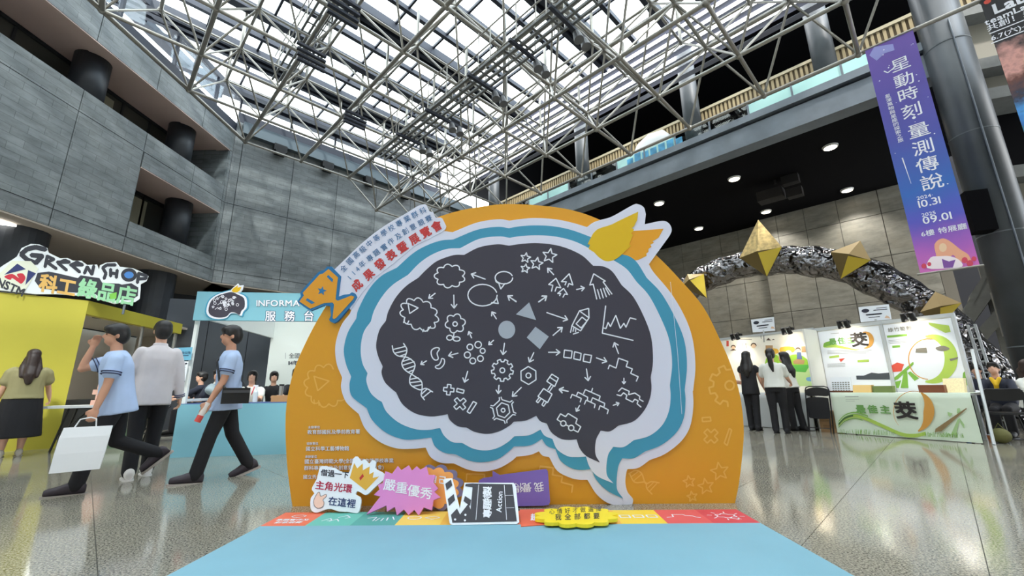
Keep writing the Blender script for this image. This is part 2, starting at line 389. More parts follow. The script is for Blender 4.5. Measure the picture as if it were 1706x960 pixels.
# dark slate partition beside the information booth
sp = thing('slate_partition', 'dark slate blue partition wall between yellow shop and information booth', 'partition', (-8.3, 11.6, 0))
a, b = V((-9.6, 11.0, 0)), V((-3.2, 13.6, 0)); d = (b-a).normalized(); nn = V((d.y, -d.x, 0)); L = (b-a).length
for k in range(7):
    MB().obox(a+d*(L*k/7+.008), d*(L/7-.016), -nn*.08, ZD*3.45).build('panel', mat('slate', (52, 58, 66), .6), sp)
MB().cyl(a+d*1.9+nn*.02+ZD*3.1, a+d*1.9+nn*.001+ZD*3.1, .06, n=16).build('white_disc', mat('white_plastic', (235, 235, 235)), sp)
# ---------------------------------------------------------------- hall walls behind the camera
M_REAR = mat('rear_bounce_stone', (206, 204, 198), .6)  # unseen surfaces, coloured paler than the hall stone to bounce light onto the backdrop
MB().obox((-12, -7.3, 0), (27, 0, 0), (0, .3, 0), (0, 0, 13.2)).build('wall_rear', M_REAR, kind='structure', label='pale stone wall at the near end of the hall')
MB().obox((14.6, -7, 0), (.3, 0, 0), (0, 11, 0), (0, 0, 13.2)).build('wall_side', M_REAR, kind='structure', label='pale stone wall on the near right of the hall')
MB().obox((-11.9, -7, 0), (.47, 0, 0), (0, 7, 0), (0, 0, 13)).build('wall_near', M_REAR, kind='structure', label='pale stone wall on the near left of the hall')
MB().obox((-12, -7.3, 13.1), (27, 0, 0), (0, 1.2, 0), (0, 0, .2)).obox(V((9.5, -6.1, 13.1)), (5.4, 0, 0), (0, 9.5, 0), (0, 0, .2)).build('ceiling', M_REAR, kind='structure', label='plain ceiling at the near end of the hall')
# ---------------------------------------------------------------- back wall
wb = thing('wall_back', 'grey stone back wall with large joint grid', None, c0, kind='structure')
MB().obox(c0+WD*.03+ZD*4.9, UD*19, WD*.5, ZD*6.8).build('wall_core', M_JOINT, wb)
panels(wb, 'stone_panel', c0, UD, ZD, -WD, [0, .3]+[.3+1.95*k for k in range(1, 9)]+[17.4], [4.9, 5.37, 8.1, 11.7], M_STB)
MB().obox(c0-WD*.25+ZD*11.15+UD*.2, UD*12, WD*.25, ZD*.5).build('lighting_trough', mat('trough_blue_grey', (86, 98, 106), .5, .2), wb)
M_SPK = mat('black_plastic', (18, 18, 20), .5)
for s in (1.35, 3.35, 5.4, 7.4):
    q = c0+UD*s-WD*.35+ZD*10.85
    lt = MB().obox(q, UD*.5, WD*.3, ZD*.3).obox(q+UD*.06-ZD*.16-WD*.06, UD*.38, WD*.26, ZD*.18)
    lt.build('wall_floodlight', M_SPK, label='black box floodlight hung at the top of the grey back wall', cat='floodlight', group='floodlights along the back wall')
# ---------------------------------------------------------------- right-hand stone wall under the gallery
SR = 20.
wr = thing('wall_right', 'warm grey stone panel wall below the black ceiling', None, UD*SR+WD*4, kind='structure')
MB().obox(UD*(SR+.03)-WD*.6, WD*5.1, UD*.4, ZD*8.1).obox(UD*(SR+.73)+WD*4.5, WD*14, UD*.4, ZD*8.1).build('wall_core', mat('joint_warm', (84, 82, 76), .9), wr)
zr = [0, .6, 2.2, 3.85, 5.48, 7.1, 8.1]
panels(wr, 'stone_panel', UD*SR, WD, ZD, -UD, [-.6, .5, 1.75, 2.85, 3.85, 4.5], zr, M_STR)
panels(wr, 'stone_panel', UD*(SR+.7), WD, ZD, -UD, [4.5, 5.6, 6.4, 7.3, 8.3, 9.5, 10.7, 12, 13.3, 14.6, 16, 18], zr, M_STR)
MB().obox(UD*SR+WD*4.5, UD*.7, WD*.02, ZD*8.1).build('return_face', mat('stone_return', (110, 106, 96), .6), wr)
MB().obox(UD*SR-WD*.6, UD*6, -WD*.3, ZD*8.1).build('wall_end', mat('stone_return', (110, 106, 96), .6), wr)
MB().obox(UD*(SR+5)-WD*.6, -WD*14, UD*.3, ZD*14).build('wall_stairwell', mat('stair_dark', (34, 35, 40), .9), kind='structure', label='dark wall of the stairwell behind the big column')
# black ceiling under the gallery, gallery slab, upper gallery
MB().obox(UD*13.1-WD*.75+ZD*8.05, UD*9, WD*19.7, ZD*.2).build('ceiling', M_BLACK, kind='structure', label='black ceiling under the upper gallery')
MB().obox(UD*19-WD*9+ZD*8.3, UD*.3, WD*28, ZD*4.6).obox(UD*14.6-WD*9+ZD*12.9, UD*4.8, WD*28, ZD*.2).build('wall_gallery', M_BLACK, kind='structure', label='black back and ceiling of the upper gallery')
bl = thing('gallery_balcony', 'grey steel gallery edge with glass balustrade over the booths', 'balcony', UD*13+WD*6+ZD*8)
MB().obox(UD*13-WD*1.2+ZD*7.98, WD*20.2, UD*.5, ZD*.62).build('edge_beam', M_GREYSTEEL, bl)
MB().obox(UD*13.12-WD*1.2+ZD*8.6, WD*20.2, UD*.3, ZD*.08).build('shadow_gap', M_DARK, bl)
MB().obox(UD*12.9-WD*1.2+ZD*8.68, WD*20.2, UD*.5, ZD*.22).build('kerb', M_GREYSTEEL, bl)
def frosted(w): return any(a < w < b for a, b in [(-9, 2.1), (4.7, 7.0), (9.6, 11.4)])
for k in range(19):
    w = -7.6+k*1.15
    if w < -1.1: continue
    MB().obox(UD*13.1+WD*(w+.02)+ZD*8.92, WD*1.11, UD*.02, ZD*.42).build('glass_panel', M_FROST if frosted(w+.5) else M_CLEAR, bl)
    MB().obox(UD*13.08+WD*(w-.025)+ZD*8.9, WD*.05, UD*.05, ZD*.5).build('post', M_GREYSTEEL, bl)
MB().cyl(UD*13.11-WD*1.6+ZD*9.42, UD*13.11+WD*14.2+ZD*9.42, .04, n=10).build('handrail', M_STEEL, bl)
bp = MB(); 
for q in range(7): bp.obox(UD*13.085+WD*(4.8+q*.31)+ZD*(8.95+.03*(q % 3)), WD*.24, -UD*.004, ZD*(.28+.04*(q % 2)))
bp.build('blue_print', mat('blue_print', (70, 150, 190), .5, noise=.4, nscale=4), bl)
# white rounded exhibit on the gallery
ex = MB(); rings = []
for t, r in [(0, .15), (.15, .5), (.6, .68), (1.6, .72), (2.4, .6), (2.9, .25)]:
    c = UD*13.6+WD*(5.3+t*.55)+ZD*8.9
    rings.append([c+UD*(.3*math.cos(2*PI*i/16))+ZD*(r*(1+math.sin(2*PI*i/16))*.9) for i in range(16)])
ex.loft(rings); ex.build('gallery_exhibit', mat('white_shell', (225, 228, 228), .3), smooth=True, label='white rounded exhibit behind the gallery glass', cat='exhibit')
# tan slatted fascia at the back of the gallery
SF = 14.1; z1 = onplane(1300, 122, UD, SF).z; z0 = onplane(1300, 146, UD, SF).z
fa = thing('slatted_fascia', 'tan slatted band running along the upper gallery', 'fascia', UD*SF+WD*6+ZD*z0)
MB().obox(UD*(SF+.05)-WD*8+ZD*z0, WD*26, UD*.1, ZD*(z1-z0)).build('backing', mat('tan_dark', (112, 98, 74), .7), fa)
sl = MB()
for k in range(200): sl.obox(UD*SF-WD*(8-k*.13)+ZD*z0, WD*.07, UD*.05, ZD*(z1-z0-.1))
sl.build('slats', mat('tan_slat', (176, 158, 120), .6), fa, kind='stuff')
MB().obox(UD*(SF-.03)-WD*8+ZD*(z1-.1), WD*26, UD*.08, ZD*.1).build('top_rail', mat('tan_rail', (190, 180, 150), .5), fa)
for k, (x, y) in enumerate([(1157, 230), (972, 300), (823, 332), (1384, 150)]):
    q = onplane(x, y, UD, 13.55); q.z = 8.65
    MB().cyl(q, q+ZD*4.2, .28, n=28).build('gallery_column', mat('grey_column', (74, 80, 84), .5, .0, noise=.15, nscale=2), label='grey round column standing on the upper gallery', cat='column', group='columns on the upper gallery', smooth=True)
# ---------------------------------------------------------------- downlights in the black ceiling
for k, (x, y) in enumerate([(1383, 244), (1223, 297), (1098, 338), (1164, 380), (1276, 352), (1411, 316)]):
    q = ground(x, y, 8.05)
    dl = thing('downlight', 'round white downlight in the black ceiling', 'downlight', q, group='downlights in the black ceiling')
    MB().cyl(q, q-ZD*.05, .21, .19, 20).build('rim', mat('lamp_rim', (205, 205, 200), .4), dl)
    MB().cyl(q-ZD*.05, q-ZD*.055, .16, n=20).build('lens', mat('lamp_lens', (255, 240, 215), .4, emit=6), dl)
    l = bpy.data.lights.new('downlight_lamp', 'SPOT'); l.energy = 230; l.spot_size = 2.0; l.spot_blend = .6; l.shadow_soft_size = .15; l.color = (1, .95, .88)
    o = bpy.data.objects.new('downlight_lamp', l); COL.objects.link(o); o.location = q-ZD*.08
q = ground(1300, 300, 7.9)
pj = thing('ceiling_projector', 'dark projector rig hanging under the black ceiling', 'projector', q-ZD*.7)
MB().obox(q-ZD*.55, UD*.5, WD*.8, ZD*.35).build('body', mat('rig', (24, 22, 21), .8), pj)
MB().obox(q-ZD*.15+UD*.1-WD*.5, UD*.3, WD*.5, ZD*.3).obox(q-ZD*.7-WD*.55, UD*.3, WD*.45, ZD*.3).build('bracket', mat('rig', (42, 38, 36)), pj)
MB().cyl(q+UD*.2+WD*.2, q+UD*.2+WD*.2+ZD*.15, .04).build('pole', mat('rig', (42, 38, 36)), pj)
# ================================================================ skylight
ZG = 13.05
sk = thing('window_1', 'glazed skylight over the hall', None, (0, 10, ZG), kind='structure')
def inroof(u, w): 
    q = uw(u, w); return q.x > -12.4 and w < 18.4 and u < 12.2 and q.y > -6.0 and w > -10.5 and q.x < 9.6
us = [-14+1.5*k for k in range(18)]; wsx = [-11.33+1.13*k for k in range(27)]
pm = MB().obox((-.5, -.5, 0), (1, 0, 0), (0, 1, 0), (0, 0, .02)); pmesh = bpy.data.meshes.new('pane'); pmesh.from_pydata(pm.v, [], pm.f); pmesh.materials.append(M_GLASS)
RU = Matrix((UD, WD, ZD)).transposed().to_4x4()
ski = Matrix.Translation((0, 10, ZG)).inverted()
for i in range(len(us)-1):
    for j in range(len(wsx)-1):
        if inroof((us[i]+us[i+1])/2, (wsx[j]+wsx[j+1])/2):
            c = uw((us[i]+us[i+1])/2, (wsx[j]+wsx[j+1])/2, ZG)
            inst('pane', pmesh, sk, Matrix.Translation(c) @ RU @ Matrix.Diagonal((1.46, 1.09, 1, 1)), False)
def uextent(w, lo=-14., hi=12.4):
    k = [u for u in [lo+.1*i for i in range(int((hi-lo)/.1))] if inroof(u, w)]
    return (k[0], k[-1]) if k else None
def wextent(u):
    k = [w for w in [-11.5+.1*i for i in range(305)] if inroof(u, w)]
    return (k[0], k[-1]) if k else None
for j, w in enumerate(wsx):
    e = uextent(w)
    if not e: continue
    u0, u1 = e; thick = (j % 4 == 0)
    pu = MB()
    if thick:
        for dw in (-.30, 0, .30): pu.obox(uw(u0-.4, w+dw-.075, 12.70), UD*(u1-u0+.6), WD*.15, ZD*.32)
        pu.obox(uw(u0-.4, w-.37, 12.88), UD*(u1-u0+.6), WD*.74, ZD*.04)
    elif j % 2 == 0: pu.obox(uw(u0-.4, w-.14, 12.74), UD*(u1-u0+.6), WD*.28, ZD*.28)
    else: pu.obox(uw(u0-.4, w-.07, 12.84), UD*(u1-u0+.6), WD*.14, ZD*.18)
    pu.build('purlin', M_PURLIN, sk)
for u in us:
    e = wextent(u)
    if e: MB().obox(uw(u-.035, e[0], 12.93), UD*.07, WD*(e[1]-e[0]), ZD*.10).build('glazing_bar', M_PURLIN, sk)
MB().obox(V((-12.6, 1, 12.85)), (.35, 0, 0), (0, 13.8, 0), (0, 0, .3)).obox(c0+UD*-1+ZD*12.85-WD*.1, UD*11, WD*.5, ZD*.3).build('kerb', M_PURLIN, sk)
# clerestory glazing between the stone walls and the roof
cw_ = thing('window_2', 'clerestory glazing above the stone walls', None, c0+ZD*11.15, kind='structure')
def cler(o, d, n, L, z0, step):
    MB().obox(o+ZD*z0, d*L, -n*.35, ZD*.42).build('kerb', M_PURLIN, cw_); MB().obox(o+ZD*12.72, d*L, -n*.3, ZD*.2).build('head', M_PURLIN, cw_)
    k = 0.
    while k < L-.05:
        MB().obox(o+d*k+ZD*(z0+.42), d*.07, -n*.12, ZD*(12.3-z0)).build('mullion', M_PURLIN, cw_)
        MB().obox(o+d*(k+.07)+ZD*(z0+.42)-n*.05, d*(min(step, L-k)-.07), -n*.015, ZD*(12.3-z0)).build('pane', M_GLASS, cw_); k += step
cler(V((XL, 0, 0)), V((0, 1, 0)), V((1, 0, 0)), 14.75, 11.15, 1.93); cler(c0, UD, -WD, 10., 11.7, 1.95)
# louvred strip between skylight and gallery
lv = thing('louvre_strip', 'silver louvre blades between skylight and dark gallery', 'louvre', UD*12.6+WD*6+ZD*11)
for k in range(7):
    MB().obox(uw(12.05+.13*k, -.9, 12.75-.24*k), WD*16, UD*.17-ZD*.05, ZD*.012+UD*.004).build('blade', mat('silver_blade', (150, 152, 164), .35, .4), lv)
# ---------------------------------------------------------------- space frame
sf = thing('space_frame', 'silver tubular space frame carrying the skylight', 'space frame', (0, 12, 9.9))
P_ = 1.95; Z0, Z1, Z2 = 8.35, 9.9, 11.4
def ok(u, w, m=0.): 
    q = uw(u, w); return q.x > -10.1-m and w < 16.8+m and q.y > 2.2 and w > -3.6
n1 = {(i, j): (4.7+P_*i, 4.9+P_*j) for i in range(-4, 4) for j in range(-5, 7)}
n2 = {(i, j): (5.68+P_*i, 5.87+P_*j) for i in range(-5, 4) for j in range(-5, 7)}
n0 = {(i, j): (7.55+P_*i, 2.0+P_*j) for i in range(0, 3) for j in range(-3, 8)}
n1 = {k: uw(*v, Z1) for k, v in n1.items() if ok(*v)}; n2 = {k: uw(*v, Z2) for k, v in n2.items() if ok(*v)}; n0 = {k: uw(*v, Z0) for k, v in n0.items() if ok(*v)}
mem = []
for nd, r in ((n1, .048), (n2, .042), (n0, .046)):
    for (i, j), q in nd.items():
        for di, dj in ((1, 0), (0, 1)):
            if (i+di, j+dj) in nd: mem.append((q, nd[(i+di, j+dj)], r*(1.25 if (dj and nd is n1) else 1.)))
for q in n1.values():
    for s in n2.values():
        if abs((q-s).xy.length-P_*.7071) < .1: mem.append((q, s, .031))
for q in n0.values():
    for s in n1.values():
        if abs((q-s).xy.length-P_*.7071) < .12: mem.append((q, s, .031))
ed = sorted([q for q in n1.values() if q.x < -9.7], key=lambda q: q.y)
for a, b in zip(ed, ed[1:]): mem.append((a, b, .06))
for q in list(n2.values()): mem.append((q, V((q.x, q.y, 12.75)), .05))
mem.sort(key=lambda t: -(t[0]-t[1]).length*t[2]/max(1., ((t[0]+t[1])/2-EYE).length) if ((t[0]+t[1])/2-EYE).dot(FW) > 3 else 0)
cm = MB().cyl((0, 0, 0), (0, 0, 1), 1, n=8); cme = bpy.data.meshes.new('strut'); cme.from_pydata(cm.v, [], cm.f); cme.materials.append(M_STEEL)
cme.polygons.foreach_set('use_smooth', [len(p.vertices) == 4 for p in cme.polygons])
rest = MB()
for k, (a, b, r) in enumerate(mem):
    d = b-a
    if k < 295:
        inst('strut', cme, sf, Matrix.Translation(a) @ d.to_track_quat('Z', 'Y').to_matrix().to_4x4() @ Matrix.Diagonal((r, r, d.length, 1)), False)
    else: rest.cyl(a, b, r, n=6)
rest.build('further_struts', M_STEEL, sf, kind='stuff')
nb = MB()
for q in list(n0.values())+list(n1.values())+list(n2.values()): nb.ell(q, .085, nu=8, nv=6)
nb.build('ball_nodes', M_STEEL, sf, smooth=True, kind='stuff')
# ---------------------------------------------------------------- catwalk hung in the frame
def catwalk(u, wa, wb, z, label):
    t = thing('catwalk', label, 'catwalk', uw(u, (wa+wb)/2, z))
    dk = MB()
    for s in (-.3, -.1, .1, .3): dk.obox(uw(u+s-.03, wa, z), UD*.06, WD*(wb-wa), ZD*.06)
    for q in range(int((wb-wa)/.45)): dk.obox(uw(u-.32, wa+.45*q, z+.03), UD*.64, WD*.05, ZD*.02)
    dk.build('deck', mat('grating', (110, 112, 112), .5, .4), t)
    for s in (-.32, .32):
        for h in (.5, 1.0): MB().cyl(uw(u+s, wa, z+h), uw(u+s, wb, z+h), .02, n=6).build('rail', M_STEEL, t)
        k = wa
        while k <= wb: MB().cyl(uw(u+s, k, z), uw(u+s, k, z+1.0), .018, n=6).build('stanchion', M_STEEL, t); k += .9
    for j in range(-1, 5):
        w_ = 4.9+P_*j
        if z < 9 and wa < w_ < wb:
            for s in (-.32, .32): MB().cyl(uw(u+s, w_, z), uw(u+s, w_, 9.855), .014, n=6).build('hanger', M_STEEL, t)
    return t
catwalk(6.06, 2.8, 12.3, 8.72, 'maintenance catwalk with handrails beside a row of paired lamps')
catwalk(3.3, 8.0, 15.0, 11.75, 'narrow catwalk under the skylight near the left wall')
for w in (4.4, 5.6, 7.1, 9.0, 10.6):
    t = thing('stage_lamp', 'pair of round stage lamps on a dark bar under the catwalk', 'lamp', uw(6.5, w, 8.35), group='stage lamps along the catwalk')
    MB().obox(uw(5.6, w-.04, 8.638), UD*1.3, WD*.08, ZD*.08).build('bar', M_PURLIN, t)
    for s in (6.52, 6.8): MB().cyl(uw(s, w, 8.637), uw(s, w-.06, 8.40), .08, .115, 14).build('lamp_head', mat('lamp_grey', (96, 98, 102), .4, .3), t)
for (u, w) in ((2.75, 10.0), (2.75, 8.05), (4.7, 11.7)):
    t = thing('cable_hoist', 'dark hoist platform hung on thin wires under the skylight', 'hoist', uw(u, w, 9.25), group='hoists under the skylight')
    for k in range(4): MB().obox(uw(u-.4+.06*k, w-.32+.18*k, 9.25), UD*.7, WD*.09, ZD*.06).build('bar', M_PURLIN, t)
    for b in (-.27, .27): MB().cyl(uw(u, w+b, 9.3), uw(u, w+b, 9.85), .012, n=5).build('wire', M_PURLIN, t)
# ---------------------------------------------------------------- big round column on the right with gallery arms, stairs behind
cc = V((10.06, 8.36, 0))
co = thing('great_column', 'tall thick grey round column beside the hanging banners', 'column', cc)
M_GCOL = mat('great_column_paint', (66, 71, 75), .4, .1, noise=.22, nscale=1.2)
MB().cyl(cc, cc+ZD*12.6, .39, n=40).build('shaft', M_GCOL, co, smooth=True)
for z in (1.6, 3.9, 6.2, 8.5): MB().cyl(cc+ZD*z, cc+ZD*(z+.025), .396, n=40).build('joint_ring', mat('ring', (96, 102, 106), .4), co)
MB().cyl(cc+V((-.2, -.355, 0)), cc+V((-.2, -.355, 9)), .015, n=8).build('conduit', M_GREYSTEEL, co)
v_ = ray(1625, 385); P_0 = EYE+v_*(12.3/math.hypot(v_.x, v_.y))
sp = MB().obox(P_0, V((.34, -.12, 0)), V((.14, .30, 0)), ZD*.85-V((.05, .05, 0))).build('column_speaker', mat('speaker_matt', (16, 16, 18), .9, spec=.05), label='tall black loudspeaker fixed to the great column', cat='speaker')
ga = thing('side_gallery', 'stacked grey concrete gallery arms behind the great column', 'gallery', cc+V((2, 1, 0)))
for k, (z, o) in enumerate([(9.5, .1), (8.0, .4), (7.2, .4), (5.25, .7), (4.35, .9), (2.9, 1.2)]):
    MB().obox(cc+V((.38, .2, z)), V((3.4, -1.2, 0)), V((.3, .8, 0)), ZD*.28).build('arm', mat('concrete', (104, 106, 104), .7, noise=.1), ga)
for z0, z1 in ((8.28, 9.5), (4.63, 5.25), (7.48, 8.0)):
    MB().obox(cc+V((.8, .5, z0)), V((3, -1.05, 0)), V((.1, .3, 0)), ZD*(z1-z0)).build('infill', mat('concrete_pale', (132, 128, 116), .7), ga)
MB().obox(cc+V((.95, 1.0, 3.5)), V((4, -1.4, 0)), V((.1, .3, 0)), ZD*8.5).build('dark_back', M_BLACK, ga)
st = thing('staircase', 'grey concrete stair flights behind the great column', 'staircase', UD*15.5-WD*2.6)
M_CONC = mat('stair_concrete', (118, 118, 112), .7, noise=.1)
for (xa, ya, xb, yb, h) in [(1612, 552, 1665, 478, .55), (1620, 512, 1662, 450, .3), (1630, 582, 1700, 505, .4)]:
    a, b = onplane(xa, ya, UD, 16), onplane(xb, yb, UD, 16)
    MB().obox(a, b-a, UD*1.4, ZD*h).build('flight', M_CONC, st)
for (xa, ya) in ((1640, 440), (1655, 470)):
    a = onplane(xa, ya, UD, 16.2)
    MB().obox(a, WD*.12, UD*.2, -ZD*2.4).build('post', M_CONC, st)
a = onplane(1672, 560, UD, 15.5)
MB().obox(a, -WD*2.5, UD*.3, ZD*1.1).build('parapet', M_CONC, st)
pw = MB()
for k in range(3): pw.obox(a-WD*(.2+.5*k)-UD*.01+ZD*.45, -WD*.14, UD*.02, ZD*.28)
pw.build('slot', M_DARK, st)
# ================================================================ the photo backdrop
YB = 3.80
FA, FB, FC, FD, FE, FF = [(ox, oy, 5.331) for ox, oy in ((560, 340), (840, 340), (540, 500), (560, 640), (840, 640), (880, 490))]
FG = (900, 720, 5.018); FH = (470, 440, 8.0); FL = (470, 560, 3.2); FR = (1160, 590, 3.69)
def tt(f, *p): return T(*f, list(p))
M_ORANGE = mat('board_orange', (232, 160, 34), .45); M_LILAC = mat('board_white', (226, 224, 240), .45); M_TEAL = mat('board_teal', (66, 152, 184), .45)
M_INK = mat('brain_black', (62, 57, 70), .5); M_CHALK = mat('chalk_white', (238, 238, 246), .6); M_GREYFILL = mat('board_grey', (176, 180, 192), .5)
M_YEL = mat('wing_yellow', (232, 186, 18), .45); M_PALE = mat('pale_orange', (244, 184, 84), .5)
bd = thing('brain_backdrop', 'large orange half round photo backdrop with a black brain speech bubble', 'backdrop', (-.1, YB+.05, 0))
def layer(name, pts, m, y, th=.004, parent=bd, **kw): return MB().slab([aty(px, py, y) for px, py in pts], (0, th, 0)).build(name, m, parent, **kw)
orange = spline([[(487, 846), (478, 770), (476, 690), (486, 630), (506, 578), (540, 515), (585, 455), (640, 407), (700, 374), (754, 354), (804, 344), (845, 340), (900, 342.5), (952, 350), (999, 366), (1050, 392), (1093, 425), (1135, 468), (1172, 512), (1199, 565), (1219, 612), (1233, 660), (1239, 712), (1237, 755), (1231, 806), (1224.5, 838)]], 4, False)
rim = [aty(px, py, YB) for px, py in orange]; rim[0].z = 0; rim[-1].z = 0
MB().slab(rim, (0, .06, 0)).build('orange_panel', M_ORANGE, bd)
OW = spline([tt(FA, (1540, 148), (1440, 135), (1250, 165)), tt(FA, (1035, 250), (930, 245), (780, 310), (640, 370), (430, 530), (300, 640), (190, 800)), tt(FC, (230, 120), (150, 230), (100, 400), (110, 560)), tt(FC, (160, 690), (150, 780), (185, 890))+tt(FD, (130, 205)), tt(FD, (200, 265), (260, 400), (380, 510), (530, 570), (680, 575)),
  tt(FD, (795, 565), (840, 650), (930, 700)), tt(FD, (1045, 705), (1170, 760), (1300, 778), (1440, 750), (1550, 690)), tt(FE, (110, 645), (230, 630)), tt(FE, (308, 598), (340, 635)), tt(FE, (400, 650), (470, 770), (580, 830), (660, 850)), tt(FG, (395, 400), (480, 530), (600, 606)), tt(FG, (770, 606), (775, 560), (730, 500), (712, 420), (720, 340)),
  tt(FG, (730, 310), (820, 300)), tt(FG, (915, 235))+tt(FE, (1430, 620), (1570, 510), (1650, 380), (1680, 200), (1675, 70)), tt(FF, (1465, 860), (1485, 640), (1460, 400), (1390, 200))+tt(FB, (1480, 790), (1330, 610)), tt(FB, (1285, 535)), tt(FB, (1340, 460), (1420, 350), (1475, 270), (1487, 220), (1460, 170), (1400, 150)),
  tt(FB, (1248, 180)), tt(FB, (1258, 90), (1240, 30), (1190, 2), (1140, 10), (960, 110), (860, 140), (790, 165)), tt(FB, (735, 205), (600, 165), (450, 135), (280, 125), (150, 133))], 6)
TO = spline([tt(FA, (1535, 215), (1430, 203), (1250, 230)), tt(FA, (1040, 315), (930, 325), (800, 370), (680, 440)), tt(FA, (540, 565), (400, 640), (290, 760), (200, 930)), tt(FC, (285, 165), (210, 290), (175, 440), (195, 570)), tt(FC, (240, 680), (225, 760), (250, 860)), tt(FD, (272, 215), (320, 320), (440, 430), (590, 490), (720, 490)), tt(FD, (845, 475), (880, 555), (960, 610)),
  tt(FD, (1060, 625), (1180, 680), (1300, 695), (1430, 670), (1520, 610)), tt(FE, (88, 555), (230, 545)), tt(FE, (335, 488), (380, 550)), tt(FE, (455, 580), (500, 680), (590, 745), (680, 765)), tt(FE, (775, 755))+tt(FG, (470, 400), (560, 490)), tt(FG, (695, 558), (640, 470), (650, 300)), tt(FG, (685, 220), (780, 220)), tt(FE, (1250, 600), (1400, 540), (1530, 430), (1595, 300), (1610, 150)),
  tt(FF, (1390, 850), (1410, 640), (1390, 430), (1320, 240))+tt(FB, (1400, 800)), tt(FB, (1265, 655), (1180, 520), (1110, 465), (1040, 446), (960, 400)), tt(FB, (800, 310), (765, 292), (600, 232), (450, 200), (300, 190), (150, 197))], 6)
IW = spline([tt(FA, (1540, 300), (1440, 288), (1270, 310)), tt(FA, (1100, 393), (980, 400), (850, 450), (740, 525)), tt(FA, (640, 628), (500, 720), (410, 820), (340, 940)), tt(FC, (415, 190), (350, 290), (325, 430), (340, 560)), tt(FC, (385, 650), (375, 720), (410, 820), (470, 880)), tt(FD, (405, 158), (450, 250), (560, 345), (700, 400), (820, 408)), tt(FD, (922, 390), (960, 460), (1030, 515)),
  tt(FD, (1118, 523), (1220, 575), (1330, 590), (1430, 570), (1520, 520)), tt(FE, (90, 465), (220, 455)), tt(FE, (322, 405), (360, 460)), tt(FE, (428, 488), (470, 580), (560, 640), (640, 650)), tt(FE, (727, 645), (760, 740), (830, 820)), tt(FE, (970, 883), (910, 800), (920, 640)), tt(FE, (968, 558), (1060, 560)), tt(FE, (1150, 500), (1290, 460), (1400, 370), (1460, 250), (1478, 120)),
  tt(FF, (1258, 810), (1278, 620), (1255, 420), (1190, 240))+tt(FB, (1290, 820)), tt(FB, (1175, 690), (1090, 580), (980, 505)), tt(FB, (870, 450), (760, 395), (620, 330), (460, 290), (300, 278), (150, 285))], 6)
BK = spline([tt(FA, (1535, 370), (1430, 358), (1270, 385)), tt(FA, (1137, 452), (1040, 455), (900, 505), (810, 575)), tt(FA, (730, 655), (620, 730), (530, 830), (465, 950)), tt(FC, (548, 185), (490, 270), (462, 400), (480, 500)), tt(FC, (520, 590), (510, 650), (540, 730), (600, 790)), tt(FC, (638, 820))+tt(FD, (590, 180), (700, 260), (830, 288), (930, 280)), tt(FD, (990, 268), (1010, 320), (1080, 375)), tt(FD, (1160, 388), (1230, 425), (1340, 443), (1450, 420), (1540, 370)),
  tt(FE, (85, 335), (190, 325)), tt(FE, (285, 283), (320, 330)), tt(FE, (378, 352), (420, 430), (500, 485), (570, 497)), tt(FE, (643, 492), (670, 570), (730, 640)), tt(FE, (850, 698), (810, 620), (815, 500)), tt(FE, (857, 415), (940, 420)), tt(FE, (1015, 370), (1150, 330), (1240, 240), (1290, 140), (1308, 40)), tt(FF, (1088, 740), (1108, 600), (1095, 400), (1040, 230))+tt(FB, (1150, 830)),
  tt(FB, (1043, 720), (960, 600), (880, 555)), tt(FB, (790, 548), (680, 450), (500, 375), (300, 347), (150, 355))], 6)
# white cut-out is a separate raised sheet that also carries the wing's halo
layer('white_halo', OW, M_LILAC, YB-.022, .03)
layer('orange_wing', tt(FB, (1145, 240), (1415, 220), (1370, 300), (1318, 330), (1328, 345), (1298, 362), (1308, 380), (1280, 400), (1282, 425), (1262, 440), (1265, 460), (1240, 472), (1195, 495), (1160, 500), (1100, 462), (1030, 440), (1000, 380), (1080, 300)), mat('wing_orange', (240, 164, 34), .45), YB-.025)
layer('teal_band', TO, M_TEAL, YB-.028)
layer('white_band', IW, M_LILAC, YB-.031)
layer('black_brain', BK, M_INK, YB-.034)
layer('yellow_wing', smoothloop(tt(FB, (762, 360), (775, 290), (805, 245), (850, 215), (960, 180), (1080, 120)), 3)[:-4]+tt(FB, (1190, 68), (1182, 140), (1152, 200), (1132, 214), (1152, 225), (1145, 245), (1125, 260), (1143, 275), (1120, 330))+smoothloop(tt(FB, (1110, 360), (1080, 410), (1020, 470), (960, 503), (905, 508), (850, 480), (800, 430), (768, 385)), 3)[:-3], M_YEL, YB-.032)
plate = smoothloop(tt(FA, (-15, 600), (100, 470), (250, 330), (420, 200), (600, 95), (700, 45)), 4)[:-4]+tt(FA, (770, 4), (790, 0), (805, 12), (828, 64), (862, 74), (885, 122), (930, 120), (945, 130), (975, 190), (970, 218), (945, 245), (860, 290), (700, 370), (520, 520), (350, 650), (230, 790), (130, 940), (20, 840), (-20, 700))
layer('title_plate', plate, M_LILAC, YB-.027, .035)
M_TBLUE = mat('trophy_blue', (38, 118, 172), .45)
layer('trophy', tt(FH, (600, 34), (660, 34), (785, 165), (775, 240), (752, 435), (830, 408), (900, 400), (930, 375), (975, 395), (1000, 440), (960, 512), (740, 760), (690, 790), (640, 765), (625, 740), (652, 690), (640, 560), (560, 548), (380, 625), (345, 610), (205, 510), (215, 480), (250, 430), (240, 385), (290, 320), (480, 110), (530, 85), (555, 82)), M_TBLUE, YB-.034, .03)
